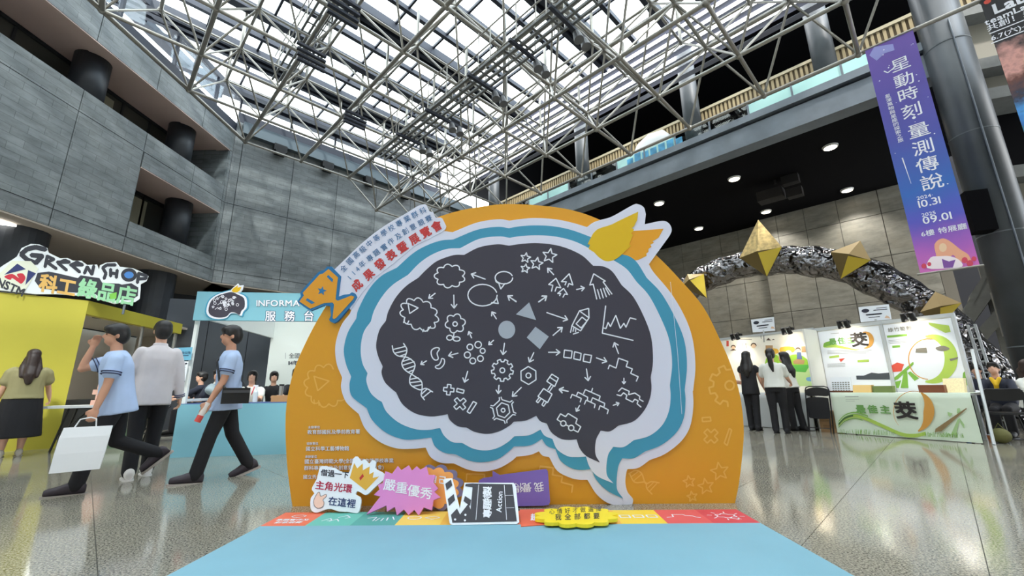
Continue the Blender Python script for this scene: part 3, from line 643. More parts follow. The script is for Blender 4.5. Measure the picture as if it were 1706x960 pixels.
layer('trophy_face', tt(FH, (620, 68), (745, 180), (735, 240), (712, 470), (740, 490), (850, 450), (920, 420), (960, 435), (945, 470), (720, 720), (690, 735), (672, 722), (692, 540), (672, 513), (560, 520), (375, 595), (230, 500), (290, 420), (275, 385), (500, 140), (540, 130)), mat('trophy_gold', (236, 160, 40), .45), YB-.037)
tr = Art(lambda x, y: aty(x, y, YB-.039)); tr.poly(T(*FH, star((530, 358), 66, -78, .42))); tr.poly(tt(FH, (615, 145), (682, 205), (668, 245), (595, 170))); tr.poly(tt(FH, (335, 455), (437, 515), (395, 535), (315, 482))); tr.build('trophy_marks', M_TBLUE, bd)
def curved(a, s, pts, size, bold):
    n = len(pts)
    for k, (c, q) in enumerate(zip(s, pts)):
        p0, p1 = pts[max(k-1, 0)], pts[min(k+1, n-1)]
        a.ch(c, *T(*FA, [q])[0], size, math.atan2(p1[1]-p0[1], p1[0]-p0[0]), bold)
ta = Art(lambda x, y: aty(x, y, YB-.030))
curved(ta, '全國高級中等學校專業群科', [(65, 572), (122, 508), (178, 452), (236, 402), (295, 352), (360, 303), (425, 258), (490, 214), (560, 172), (630, 132), (698, 96), (770, 60)], 11.5, .004)
curved(ta, '114年專題實作及創意競賽', [(118, 655), (155, 613), (190, 578), (232, 535), (300, 482), (358, 432), (425, 384), (485, 334), (553, 286), (615, 243), (682, 204), (755, 165), (822, 130)], 11.5, .004)
ta.build('title_blue', mat('title_blue', (44, 108, 160), .5), bd)
tb = Art(lambda x, y: aty(x, y, YB-.030))
curved(tb, '成果發表暨展覽會', [(185, 722), (290, 628), (390, 535), (487, 455), (587, 385), (695, 312), (795, 252), (893, 198)], 17.5, .03)
tb.build('title_red', mat('title_red', (206, 58, 58), .5), bd)
# chalk doodles on the brain
dz = Art(lambda x, y: aty(x, y, YB-.037)); W_ = 2.0
def S(f, pts, closed=False): dz.stroke(T(*f, pts), W_, closed)
def AR(f, *prs):
    for a, b in prs: dz.arrow(*T(*f, [a, b]), W_)
S(FA, bumps((1010, 640), 128, 98, 9, .22), True)
S(FA, circ((1490, 655), 78, 20, 55)); S(FA, [(1445, 705), (1462, 755), (1500, 705)]); S(FA, [(1412, 655), (1420, 690), (1445, 705)])
S(FA, circ((1300, 810), 130, 24, 96)); S(FA, [(1425, 830), (1440, 885), (1380, 875)])
AR(FA, ((1325, 668), (1200, 622)), ((1600, 870), (1525, 815)), ((880, 793), (822, 838)), ((1045, 808), (1048, 925)))
S(FC, bumps((845, 128), 170, 128, 11, .2, .5), True); S(FC, [(745, 30), (835, 70), (760, 120)], True)
for a, b in [((715, 175), (705, 202)), ((752, 185), (738, 214)), ((885, 262), (876, 282)), ((945, 235), (915, 277))]: S(FC, [a, b])
S(FC, bumps((1165, 208), 82, 78, 6, .3, .3), True); S(FC, circ((1163, 213), 20, 12), True); S(FC, [(1155, 287), (1145, 352)]); S(FC, circ((1115, 335), 27, 12, 22), True); S(FC, circ((1177, 346), 31, 12, 20), True)
for x, y, r in [(1295, 418, 26), (1368, 397, 29), (1408, 452, 22), (1388, 520, 26), (1320, 541, 26), (1272, 488, 27)]: S(FC, circ((x, y), r, 16), True)
AR(FC, ((1530, 168), (1490, 105)), ((1310, 338), (1285, 280)), ((1505, 357), (1462, 397)), ((1190, 472), (1105, 495)), ((910, 540), (858, 572)), ((1275, 633), (1247, 730)), ((1602, 383), (1588, 485)), ((1552, 758), (1547, 830)))
S(FC, smoothloop([(960, 440), (1000, 422), (1025, 435), (1003, 472), (1014, 520), (990, 535), (962, 512), (950, 470)], 3), True)
S(FC, smoothloop([(1045, 520), (1068, 530), (1065, 570), (1030, 608), (995, 605), (990, 588), (1020, 575), (1038, 545)], 3), True)
S(FC, spline([[(605, 405), (618, 462), (660, 498), (745, 512), (805, 565), (795, 625), (762, 690), (770, 755), (850, 798), (905, 785), (965, 818)]], 4, False))
S(FC, spline([[(705, 385), (735, 440), (720, 500), (690, 560), (715, 618), (790, 668), (862, 720), (870, 790), (862, 845), (892, 888)]], 4, False))
for a, b in [((612, 440), (724, 412)), ((630, 472), (734, 447)), ((672, 500), (730, 478)), ((700, 545), (770, 522)), ((694, 580), (800, 548)), ((712, 618), (805, 585)), ((742, 642), (796, 622)), ((766, 705), (835, 690)), ((764, 735), (862, 722)), ((785, 768), (868, 752)), ((864, 838), (915, 790)), ((876, 868), (950, 808))]: S(FC, [a, b])
def plus(c, r, t, rot):
    o = []
    for k in range(4):
        a = rot+k*PI/2; ex, ey = math.cos(a), math.sin(a)
        for u, v in ((t, t), (r, t), (r, -t))[0:3] if False else ((t, -t), (r, -t), (r, t)): o.append((c[0]+u*ex-v*ey, c[1]+u*ey+v*ex))
    return o
S(FC, plus((1107, 797), 46, 16, .1), True); S(FC, [(1182, 785), (1244, 802), (1236, 829), (1176, 814)], True)
S(FD, plus((1100, 176), 58, 17, .85), True); S(FD, [(1218, 155), (1248, 170), (1188, 262), (1163, 245)], True)
S(FC, gear((1583, 625), 98, 9, .2), True); S(FC, circ((1583, 625), 22, 12), True)
hx = [(1483+62*math.cos(a), 233+68*math.sin(a)) for a in [.3+k*PI/3 for k in range(6)]]; S(FD, hx, True); S(FD, circ((1483, 233), 17, 12), True)
for k in range(6):
    a, b = .3+k*PI/3+.12, .3+(k+1)*PI/3-.12; q = [(1483+r*math.cos(t), 233+r*math.sin(t)) for r, t in ((118, a-.05), (94, a), (94, b), (118, b+.05))]; S(FD, q)
AR(FD, ((1645, 30), (1565, 110)), ((1447, 10), (1440, 85)))
for x, y, r in [(190, 478, 46), (187, 573, 42), (288, 530, 58), (403, 460, 66)]: S(FB, star((x, y), r, -80), True)
for q in ([(420, 775), (432, 722), (395, 715), (460, 660), (503, 745), (465, 738), (452, 775)], [(540, 720), (552, 690), (508, 690), (578, 620), (610, 720), (575, 706), (563, 738)], [(492, 815), (502, 795), (475, 795), (528, 750), (563, 805), (537, 800), (522, 828)], [(822, 845), (790, 712), (760, 720), (795, 620), (898, 685), (878, 692), (957, 800)]): S(FB, q)
for a, b in [((852, 842), (828, 760)), ((880, 835), (856, 755)), ((908, 825), (880, 748)), ((935, 808), (900, 744))]: S(FB, [a, b])
AR(FB, ((440, 628), (385, 570)), ((642, 760), (712, 745)), ((305, 870), (378, 818)), ((107, 865), (32, 818)))
S(FF, [(455, 150), (537, 128), (540, 212), (465, 328), (388, 282)], True); S(FF, [(455, 150), (540, 212)]); S(FF, [(478, 205), (522, 240), (470, 302), (425, 265)], True); S(FF, [(388, 282), (376, 342)]); S(FF, [(404, 300), (398, 332)]); S(FF, [(422, 310), (420, 336)]); S(FF, [(400, 356), (448, 340)])
S(FF, [(688, 105), (658, 348), (932, 412)]); S(FF, [(672, 302), (690, 308), (710, 253), (730, 290), (778, 190), (818, 305), (850, 260), (868, 295), (905, 212), (958, 225)])
for q in ([(322, 498), (390, 507), (382, 570), (315, 562)], [(412, 513), (470, 528), (462, 588), (404, 575)], [(497, 535), (563, 545), (550, 610), (488, 597)]): S(FF, q, True)
S(FF, [(710, 665), (722, 632), (780, 658), (802, 570), (885, 600), (870, 645), (925, 665), (910, 705), (977, 735), (960, 775)])
AR(FF, ((92, 72), (162, 20)), ((165, 165), (350, 228)), ((220, 368), (303, 297)), ((180, 518), (282, 518)), ((605, 567), (697, 600)), ((517, 665), (533, 770)), ((802, 530), (765, 432)), ((850, 748), (850, 798)), ((355, 865), (275, 850)), ((50, 520), (10, 605)))
S(FF, [(2+76*math.cos(a), 724+80*math.sin(a)) for a in [.5+k*PI/3 for k in range(6)]], True); S(FF, circ((2, 724), 22, 12), True)
S(FF, [(210, 712), (268, 748), (235, 822), (165, 775)], True); S(FF, [(190, 738), (250, 778)]); S(FF, [(205, 805), (175, 850)]); S(FF, [(222, 818), (190, 865)])
S(FE, [(350, 40), (425, 90), (385, 165), (300, 110)], True); S(FE, [(312, 118), (285, 155), (300, 167), (328, 130)]); S(FE, [(355, 148), (335, 185), (350, 198), (374, 163)])
for q in ([(590, 125), (603, 92), (685, 128), (675, 160)], [(640, 108), (655, 72), (742, 118), (738, 145)], [(705, 85), (720, 50), (852, 108), (840, 150)], [(785, 38), (775, 72)], [(712, 180), (728, 143), (808, 180), (800, 212)], [(770, 160), (785, 122), (893, 172), (885, 210)], [(840, 228), (852, 192), (925, 230), (915, 265)], [(1015, 65), (1045, 35), (1110, 65), (1105, 95), (1160, 80), (1205, 110), (1200, 135), (1235, 155)], [(1000, 95), (1035, 105), (1060, 78), (1090, 100), (1080, 130), (1140, 160), (1160, 135), (1190, 150), (1180, 175), (1215, 205)],
          [(505, 338), (470, 315), (500, 265), (545, 290), (568, 262), (648, 310), (635, 350), (680, 380), (655, 428), (617, 408)], [(548, 362), (575, 376)]): S(FE, q)
S(FE, circ((525, 350), 24, 14), True); S(FE, circ((595, 390), 24, 14), True)
AR(FE, ((570, 65), (490, 45)), ((670, 190), (640, 243)), ((967, 190), (1020, 170)))
dz.build('chalk_doodles', M_CHALK, bd)
gf = Art(lambda x, y: aty(x, y, YB-.0375)); gf.poly(T(*FC, circ((1622, 264), 75, 26, 80))); gf.poly([(881.6, 504), (859.5, 524), (893.2, 533.5)]); gf.poly([(892, 544.5), (914.3, 561), (899.3, 582), (877.5, 562.5)]); gf.build('grey_shapes', M_GREYFILL, bd)
# pale orange line art and the credits on the orange ground
po = Art(lambda x, y: aty(x, y, YB-.003))
def PS(f, pts, closed=True, w=2.2): po.stroke(T(*f, pts), w, closed)
sheep = [q for q in bumps((235, 265), 112, 108, 12, .18, .4)]
PS(FL, [q for q in sheep if q[0]-q[1]*.33 < 225], False); PS(FL, [(170, 215), (250, 240), (190, 292)]); PS(FL, [(170, 340), (172, 362)], False); PS(FL, [(195, 345), (197, 370)], False)
for x, y, r in [(1500, 330, 78), (1245, 415, 52), (1385, 455, 68), (1270, 540, 45)]: PS(FG, star((x, y), r, -100))
PS(FG, spline([[(740, 350), (800, 320), (850, 350), (880, 430), (930, 415), (995, 425)]], 4, False), False); PS(FG, spline([[(745, 345), (790, 420), (880, 420), (890, 470), (935, 520)]], 4, False), False)
for a, b in [((760, 375), (820, 330)), ((785, 405), (845, 355)), ((895, 470), (950, 420)), ((910, 500), (975, 430))]: PS(FG, [a, b], False, 1.5)
PS(FR, [q for q in gear((205, 195), 128, 9, .1) if q[0] < 215], False, 3); PS(FR, circ((205, 193), 28, 14), True, 3)
PS(FR, plus((90, 505), 46, 15, .8), True, 2.5); PS(FR, [(36, 392), (86, 388), (90, 412), (38, 416)], True, 2.5); PS(FR, [(203, 458), (217, 468), (190, 562), (172, 548)], True, 2.5)
PS(FG, [(0, 285), (112, 300), (102, 358), (185, 372), (176, 420), (272, 446), (263, 505)], False, 2.5)
PS((680, 750, 6.4), [(620, 330), (625, 255), (815, 258), (812, 320)], False, 2); PS((680, 750, 6.4), [(1400, 215), (1405, 180), (1540, 190), (1545, 260)], False, 2)
po.build('pale_line_art', M_PALE, bd)
for dx, y, m, nm in ((.7, YB-.0035, mat('credit_shadow', (176, 110, 20), .6), 'credit_shadow'), (0, YB-.0045, M_CHALK, 'credit_text')):
    ca = Art(lambda px, py, y=y, dx=dx: aty(px+dx, py+dx, y))
    for s, x0, x1, yy in [('主辦單位', 138, 202, 487), ('教育部國民及學前教育署', 134, 416, 513), ('協辦單位', 130, 193, 574), ('國立科學工藝博物館', 126, 358, 602), ('承辦單位', 122, 186, 644), ('國立臺灣師範大學(全國高級中等學校專業', 119, 597, 670), ('群科專題實作及創意競賽推動委員會)', 117, 545, 705), ('國立秀水高級工業職業學校', 112, 400, 752)]:
        n = sum(1. if ord(c) > 0x2000 else .42 for c in s); sz = (x1-x0)/n/3.2
        q = T(*FL, [(x0, yy)])[0]; ca.text(s, q[0], q[1], sz, -.012, .012)
    ca.build(nm, m, bd)
sm = Art(lambda x, y: aty(x, y, YB-.0405)); sm.stroke([(1117, 470), (1122, 520), (1129, 590), (1136, 690)], .7); sm.build('crease', M_CHALK, bd)
# ================================================================ floor mat
mt = thing('floor_mat', 'blue floor mat with a row of coloured icon squares before the backdrop', 'mat', (-.1, 2.2, 0))
xa, xb, ya, yb = -1.885, 1.665, 3.265, 3.60
MB().obox((xa, .7, .0), (xb-xa, 0, 0), (0, ya-.7, 0), (0, 0, .006)).build('blue_sheet', mat('mat_blue', (130, 178, 196), .65, noise=.06, nscale=1.5), mt)
cols = [(240, 118, 88), (104, 192, 178), (84, 168, 160), (250, 212, 96), (246, 190, 80), (240, 130, 84), (238, 116, 82), (248, 184, 78), (252, 214, 72), (230, 96, 98), (218, 76, 88)]
N = len(cols); wq = (xb-xa)/N
for k, c in enumerate(cols):
    MB().obox((xa+k*wq, ya, 0), (wq, 0, 0), (0, yb-ya, 0), (0, 0, .006)).build('icon_square', mat('mat_%d' % k, c, .55), mt)
mi = Art(lambda x, y: V((x, y, .0075)))
cy_ = (ya+yb)/2
def mc(k): return (xa+(k+.5)*wq, cy_)
def flip(pts, c): return [(c[0]+x, c[1]+y) for x, y in pts]
c = mc(0)
mt2 = Art(lambda x, y: V((x, -y, .0075)))
mt2.text('專題實作及', c[0], -(c[1]-.03), .05, 0, .02, align='c').text('創意競賽', c[0], -(c[1]-.09), .05, 0, .02, align='c'); mt2.stroke(bumps((c[0], -(c[1]+.06)), .05, .03, 7, .2), .008, True)
c = mc(1); [mt2.stroke(flip(q, (c[0], -c[1])), .009) for q in ([(-.09, .06), (-.05, .0), (-.02, .05), (-.05, .06)], [(-.03, .07), (.01, .02), (.04, .07)], [(0, -.02), (.05, -.07), (.09, -.02), (.06, .0)])]
c = mc(2); [mt2.stroke(flip(q, (c[0], -c[1])), .009) for q in ([(-.09, .0), (-.03, -.02), (-.03, .07)], [(0, .0), (-.01, .07)], [(.03, .0), (.03, .07)], [(.06, -.01), (.07, .06)], [(.09, -.03), (.12, .04)])]
c = mc(3); mt2.stroke(flip(circ((-.06, 0), .05, 14, .04), (c[0], -c[1])), .009, True); mt2.stroke(flip([(.02, 0), (.08, -.04), (.13, 0), (.08, .04)], (c[0], -c[1])), .009, True)
c = mc(8); [mt2.stroke(flip([(x-.035, -.03), (x+.035, -.03), (x+.035, .03), (x-.035, .03)], (c[0], -c[1])), .011, True) for x in (-.1, 0, .1)]
c = mc(9); mt2.stroke(flip([(-.12, .03), (-.07, .02), (-.06, -.04), (.02, -.04), (.03, -.01), (.08, 0), (.09, .03), (.12, .04)], (c[0], -c[1])), .009)
c = mc(10); mt2.stroke(flip(bumps((0, 0), .07, .045, 6, .3), (c[0], -c[1])), .009, True); [mt2.stroke(flip([(.1*math.cos(a), .07*math.sin(a)), (.13*math.cos(a), .1*math.sin(a))], (c[0], -c[1])), .008) for a in [k*PI/4+.2 for k in range(8)]]; mt2.stroke(flip([(0, .05), (.05, .09), (.07, .05)], (c[0], -c[1])), .009)
mt2.build('icons', M_CHALK, mt)
# ================================================================ hand-held photo props leaning on the backdrop
def leaner(yb_, tan): 
    n = V((0, 1, -tan)); return lambda x, y, off=0.: onplane(x, y, n, yb_) - n.normalized()*off
P1 = (500, 740, 6.0); P2 = (680, 750, 6.4)
def prop(name, label, f, outline, m, loc, th=.018):
    t = thing(name, label, 'photo prop', loc); nrm = (f(700, 800)-f(700, 800, 1)).normalized()
    pts = [f(*q) for q in outline]; lo = min(p.z for p in pts); 
    MB().slab(pts, nrm*th).build('board', m, t); return t
def zfix(f, outline):
    lo = min(f(*q).z for q in outline); return lambda x, y, off=0.: f(x, y, off)-ZD*(lo-.008)
M_CARD = mat('card_white', (236, 240, 248), .5)
# 1 white speech card with crown
o1 = T(*P1, smoothloop([(100, 650), (105, 560), (140, 515), (115, 480), (125, 440), (165, 370), (190, 270), (220, 240), (300, 250), (350, 262), (400, 290), (490, 300), (530, 165), (575, 145), (610, 190), (645, 170), (690, 215), (720, 180), (760, 200), (750, 260), (800, 290), (845, 320), (845, 370), (760, 440), (690, 510), (650, 530), (610, 510), (570, 490), (555, 525), (600, 550), (608, 600), (590, 690), (560, 715), (480, 700), (380, 695), (300, 668), (240, 680), (190, 700), (150, 708), (115, 690)], 2))
f1 = zfix(leaner(3.56, .42), o1)
p1 = prop('speech_card', 'white cutout speech card with a gold crown leaning on the orange backdrop', f1, o1, M_CARD, (-1.35, 3.6, 0))
a = Art(lambda x, y: f1(x, y, .002))
for s, x, y, sz, an, m, nm in [('借過一下', 205, 305, 11.8, .10, mat('ink_dark', (44, 46, 62), .6), 'line_black'), ('主角光環', 150, 430, 15.5, .11, mat('ink_crimson', (178, 32, 72), .6), 'line_red'), ('在這裡', 280, 590, 15.5, .12, mat('ink_navy', (40, 60, 110), .6), 'line_navy')]:
    a = Art(lambda x, y: f1(x, y, .002)); q = T(*P1, [(x, y)])[0]; a.text(s, q[0], q[1], sz, an, .02); a.build(nm, m, p1)
a = Art(lambda x, y: f1(x, y, .002)); a.poly(tt(P1, (495, 360), (540, 210), (570, 265), (625, 215), (625, 285), (695, 245), (690, 325), (735, 300), (725, 360), (790, 345), (655, 485))); cr_ = a.build('crown', mat('crown_gold', (226, 172, 60), .5), p1)
a = Art(lambda x, y: f1(x, y, .003)); a.poly(tt(P1, (625, 318), (637, 345), (600, 388), (592, 360))); a.build('ruby', mat('ruby', (190, 40, 34), .5), cr_)
a = Art(lambda x, y: f1(x, y, .002)); hand = smoothloop([(145, 560), (175, 510), (195, 505), (205, 545), (255, 525), (262, 545), (228, 580), (240, 610), (225, 650), (175, 665), (140, 635), (135, 590)], 3); a.poly(T(*P1, hand)); hn = a.build('finger_heart', mat('card_skin', (244, 206, 188), .6), p1)
a = Art(lambda x, y: f1(x, y, .003)); a.stroke(T(*P1, hand), .7, True); a.build('outline', mat('ink_dark', (44, 46, 62)), hn)
# 3 orange cloud card behind
o3 = T(*P2, bumps((290, 440), 290, 240, 12, .16)); f3 = zfix(leaner(3.62, .30), o3)
p3 = prop('cloud_card', 'orange cloud card with slate edge tucked behind the pink burst', f3, o3, mat('slate_violet', (120, 112, 146), .5), (-.75, 3.65, 0), .012)
a = Art(lambda x, y: f3(x, y, .002)); a.poly(T(*P2, bumps((270, 445), 262, 215, 12, .16))); a.build('orange_face', mat('card_orange', (252, 172, 92), .5), p3)
a = Art(lambda x, y: f3(x, y, .003)); q = T(*P2, [(120, 330)])[0]; a.text('做自己', q[0], q[1], 14, .12, .03, 1.1); a.build('white_text', M_CHALK, p3)
# 2 pink burst card
o2 = tt(P1, (660, 745), (800, 560), (735, 548), (790, 495), (770, 440), (800, 435), (790, 405), (860, 385), (850, 310), (920, 330))+tt(P2, (-50, 180), (0, 275), (60, 195), (95, 250), (20, 275), (75, 245), (130, 300), (195, 240), (215, 310), (280, 310), (270, 390), (310, 440), (275, 480), (345, 545), (270, 575), (250, 690), (170, 655), (110, 740), (60, 680), (0, 738))+tt(P1, (1080, 750), (1035, 695), (965, 755), (945, 670), (865, 715), (860, 655))
o2 = tt(P1, (660, 745), (800, 565), (735, 548), (790, 495), (775, 445), (825, 430), (850, 310), (918, 335), (975, 258), (1010, 300), (1085, 250), (1115, 305), (1165, 260))+tt(P2, (130, 250), (195, 215), (215, 305), (290, 310), (265, 385), (318, 450), (278, 490), (345, 548), (268, 578), (250, 688), (165, 655), (110, 742), (62, 680), (0, 738))+tt(P1, (1085, 755), (1035, 695), (965, 755), (945, 670), (865, 715), (860, 655))
f2 = zfix(leaner(3.50, .44), o2)
p2 = prop('burst_card', 'pink starburst speech card with white brush writing leaning on the backdrop', f2, o2, mat('card_pink', (222, 136, 202), .5), (-1.0, 3.55, 0))
a = Art(lambda x, y: f2(x, y, .002))
for c, x, y in zip('嚴重優秀', (649, 669, 689, 710), (815, 820, 825, 829)): a.ch(c, x, y, 21, .12, .012)
a.build('brush_text', M_CHALK, p2)
# 4 clapperboard
o4 = tt(P2, (372, 385), (400, 365), (470, 362), (550, 690), (600, 410), (1125, 412), (1150, 450), (1185, 835), (1160, 855), (470, 868), (440, 845))
f4 = zfix(leaner(3.28, .75), o4)
p4 = prop('clapperboard', 'black and white clapperboard prop lying tilted on its side', f4, o4, M_CARD, (-.45, 3.35, 0))
a = Art(lambda x, y: f4(x, y, .002)); a.poly(tt(P2, (455, 760), (520, 690), (552, 755), (640, 640), (665, 700), (690, 420), (1110, 428), (1160, 830), (470, 845))); fc = a.build('slate_face', mat('clap_black', (46, 44, 54), .5), p4)
for q in ([(395, 425), (455, 378), (470, 440), (410, 495)], [(420, 590), (485, 535), (500, 600), (435, 665)], [(612, 425), (690, 420), (688, 462), (608, 450)], [(605, 555), (672, 600), (660, 665), (590, 610)]): Art(lambda x, y: f4(x, y, .003)).poly(tt(P2, *q)).build('black_stripe', mat('clap_black', (46, 44, 54)), p4)
ln = Art(lambda x, y: f4(x, y, .0035)); ln.stroke(tt(P2, (752, 435), (722, 812)), .9); ln.stroke(tt(P2, (1025, 440), (1050, 812)), .9); ln.stroke(tt(P2, (1035, 550), (1120, 548)), .6); ln.stroke(tt(P2, (1045, 685), (1130, 683)), .6)
for q in ((500, 810), (610, 760), (605, 820)): ln.poly(T(*P2, circ(q, 12, 10)))
ln.build('white_rules', M_CHALK, p4, kind='stuff'); ln = Art(lambda x, y: f4(x, y, .0035))
for c, y in zip('專題特製', (745, 655, 575, 500)): q = T(*P2, [(845, y)])[0]; ln.ch(c, q[0], q[1], 15, -PI/2+.04, .03)
ln.build('white_characters', M_CHALK, p4); ln = Art(lambda x, y: f4(x, y, .0035))
q = T(*P2, [(965, 735)])[0]; ln.text('Action', q[0], q[1], 12.5, -PI/2+.06, .015); ln.build('white_word', M_CHALK, p4)
# 5 violet speech card upside down
o5 = tt(P2, (745, 400), (755, 350), (800, 325), (900, 310), (900, 248), (975, 292), (1200, 262), (1470, 228), (1490, 250), (1515, 580), (1500, 612), (1440, 622), (1000, 632), (760, 640))
f5 = zfix(leaner(3.70, .17), o5)
p5 = prop('violet_card', 'violet speech card standing upside down against the backdrop', f5, o5, mat('card_violet', (124, 100, 182), .5), (0, 3.72, 0))
a = Art(lambda x, y: f5(x, y, .002))
for c, x, y in zip('我覺得可以', (1395, 1265, 1170, 1060, 950), (420, 425, 430, 430, 430)): q = T(*P2, [(x, y)])[0]; a.ch(c, q[0], q[1], 17, PI-.08, .008)
a.build('white_text', M_CHALK, p5)
# 6 orange card and yellow cloud card lying on the mat
o6 = [(866, 849), (925, 848), (940, 858), (940, 866), (920, 873), (868, 877)]
p6 = thing('orange_card', 'flat orange red card lying under the yellow cloud card', 'photo prop', (.1, 3.4, .01))
MB().slab([ground(x, y, .012) for x, y in o6], (0, 0, -.005)).build('board', mat('card_red', (242, 112, 76), .5), p6)
a = Art(lambda x, y: ground(x, y, .0135)); a.text('超讚', 884, 862, 12, 0, .03); a.build('white_text', M_CHALK, p6)
o7 = T(860, 820, 3.877, bumps((388, 152), 258, 56, 12, .18)); p7 = thing('yellow_cloud_card', 'bright yellow cloud card with black handwriting lying on the mat', 'photo prop', (.45, 3.45, .01))
MB().slab([ground(x, y, .042) for x, y in o7], (0, 0, -.022)).build('board', mat('card_yellow', (254, 226, 40), .5), p7)
a = Art(lambda x, y: ground(x, y, .0435)); a.text('心情好才做選擇', 913, 853, 9.6, -.06, .0, 1.35).text('我全部都要', 922, 862, 11, -.03, .01, 1.45); a.build('black_text', mat('ink_dark', (44, 46, 62)), p7)
# ================================================================ yellow gift shop on the left
M_YW = mat('shop_yellow', (190, 180, 62), .55, noise=.04, nscale=1)
M_BEIGE = mat('shop_beige', (196, 182, 170), .7)
K0 = V((-8.3, 7.7, 0)); KR = V((-8.86, 10.67, 0)); dR = (KR-K0).normalized(); nR = V((dR.y, -dR.x, 0))  # nR faces the hall
sh = thing('gift_shop', 'yellow walled gift shop with glass front under the stone overhang', 'shop', K0)
MB().obox(K0-UD*3.4, UD*3.4, WD*.14, ZD*2.68).build('yellow_wall', M_YW, sh)
MB().obox(K0+ZD*2.42, dR*3.05, -nR*.14, ZD*.26).build('yellow_header', M_YW, sh)
MB().obox(K0+dR*2.95-nR*.05, dR*.06, -nR*.06, ZD*2.42).obox(K0+dR*1.7-nR*.05, dR*.04, -nR*.04, ZD*2.42).build('glass_frame', mat('grey_frame', (120, 122, 120), .5), sh)
for a, L in ((.1, 1.55), (1.76, 1.16)): MB().obox(K0+dR*a-nR*.07, dR*L, -nR*.012, ZD*2.4).build('glass_pane', M_CLEAR, sh)
MB().obox(K0-nR*2.4-UD*.3, dR*6.2, -nR*.1, ZD*2.6).obox(K0+dR*5.4-nR*.2, -nR*2.3, dR*.1, ZD*2.6).build('back_wall', M_BEIGE, sh)
MB().obox(K0-nR*.16+ZD*2.6, dR*5.4, -nR*2.3, ZD*.05).build('shop_ceiling', mat('shop_ceiling', (206, 194, 184), .7), sh)
for k in range(3):
    MB().cyl(K0-nR*.9+dR*(.6+1.0*k)+ZD*2.6, K0-nR*.9+dR*(.6+1.0*k)+ZD*2.585, .12, n=18).build('ceiling_spot', mat('spot_dark', (96, 90, 86), .5), sh)
sl_ = bpy.data.lights.new('shop_light', 'AREA'); sl_.energy = 28; sl_.size = 1.6; sl_.color = (1, .93, .86)
so = bpy.data.objects.new('shop_light', sl_); COL.objects.link(so); so.location = K0-nR*1.2+dR*1.6+ZD*2.5
MB().obox(K0+dR*1.2-nR*1.6, dR*2.2, -nR*.6, ZD*.8).build('display_counter', mat('counter_dark', (70, 66, 64), .5), sh)
MB().obox(K0+V((1.0, 3.0, 0)), V((.1, 3, 0)), V((.06, 0, 0)), ZD*.015).build('red_floor_strip', mat('red_strip', (196, 84, 80), .6), label='thin red strip on the floor beside the gift shop', cat='floor strip')
# shop sign, standing on the wall
DS = WD.dot(V((-8.42, 7.5, 0)))
def fs_(x, y, off=0.): return onplane(x, y, WD, DS-off)
FS = (0, 390, 6.4)
def SGN(pts): return T(*FS, pts)
sg = thing('shop_sign', 'large cutout sign standing on top of the yellow shop wall', 'shop sign', V((-8.6, 7.4, 2.66)))
MB().slab([fs_(*q) for q in SGN([(180, 240), (230, 150), (330, 105), (420, 112), (505, 150), (520, 200), (640, 258), (720, 255), (780, 285), (870, 285), (930, 330), (1035, 325), (1055, 380), (1065, 335), (1130, 305), (1240, 298), (1280, 350), (1420, 365), (1500, 400), (1585, 450), (1565, 500), (1500, 535), (1500, 590), (1490, 690), (1440, 725), (1330, 722), (1220, 745), (1130, 715), (1040, 690), (960, 665), (600, 640), (380, 640), (240, 625), (0, 600), (-90, 560), (-90, 420), (40, 330), (130, 275)])], WD*.06).build('backing', mat('sign_white', (228, 232, 234), .5), sg)
def ink(name, m, polys=(), off=.004, strokes=(), w=5, texts=(), parent=None):
    a = Art(lambda x, y: fs_(x, y, off))
    for q in polys: a.poly(SGN(q))
    for q in strokes: a.stroke(SGN(q), w)
    for (s, x, y, sz, an, b) in texts: p = SGN([(x, y)])[0]; a.text(s, p[0], p[1], sz, an, b)
    return a.build(name, m, parent or sg)
M_SK = mat('sign_slate', (44, 46, 56), .5)
ink('green_letters', M_SK, strokes=[[(485, 165), (380, 140), (290, 160), (225, 215), (290, 275), (380, 310), (450, 235), (335, 225)]], w=8)
ink('shop_letters', M_SK, strokes=[[(480, 350), (505, 235)], [(500, 235), (575, 270), (500, 300), (600, 370)], [(610, 300), (740, 300), (690, 280), (620, 310), (710, 385)], [(750, 330), (880, 330), (820, 300), (760, 330), (850, 405)], [(900, 420), (930, 350), (980, 430), (1000, 340)]], w=5.5)
ink('shop_word', M_SK, strokes=[[(1230, 330), (1140, 330), (1095, 360), (1130, 420), (1110, 475)], [(1180, 375), (1180, 450)], [(1250, 385), (1240, 465)], [(1180, 415), (1245, 425)], circ((1375, 437), 68, 20, 55)+[(1443, 437)], [(1480, 415), (1465, 520)], [(1475, 420), (1560, 445), (1555, 475), (1475, 480)]], w=5.5)
ink('globe', mat('globe_blue', (70, 130, 200), .5), [circ((1372, 437), 52, 18, 44)])
ink('dark_band', M_SK, [[(370, 500), (400, 415), (520, 400), (620, 420), (830, 470), (860, 440), (1060, 470), (1090, 520), (1270, 530), (1300, 540), (1400, 525), (1475, 570), (1470, 660), (1400, 705), (1260, 700), (1200, 720), (1060, 680), (1020, 640), (600, 610), (520, 590), (430, 580)]], .003)
M_SO = mat('sign_tan', (222, 176, 96), .5); M_SGN = mat('sign_green', (150, 206, 160), .5)
ink('tan_characters', M_SO, off=.006, texts=[('科工', 420, 515, 31, .18, .035)])
ink('green_characters', M_SGN, off=.006, texts=[('綠品店', 830, 570, 33, .17, .03)])
ink('gift_bag', mat('sign_leaf', (120, 190, 70), .5), [[(1165, 640), (1245, 620), (1240, 690), (1175, 695)]], .008)
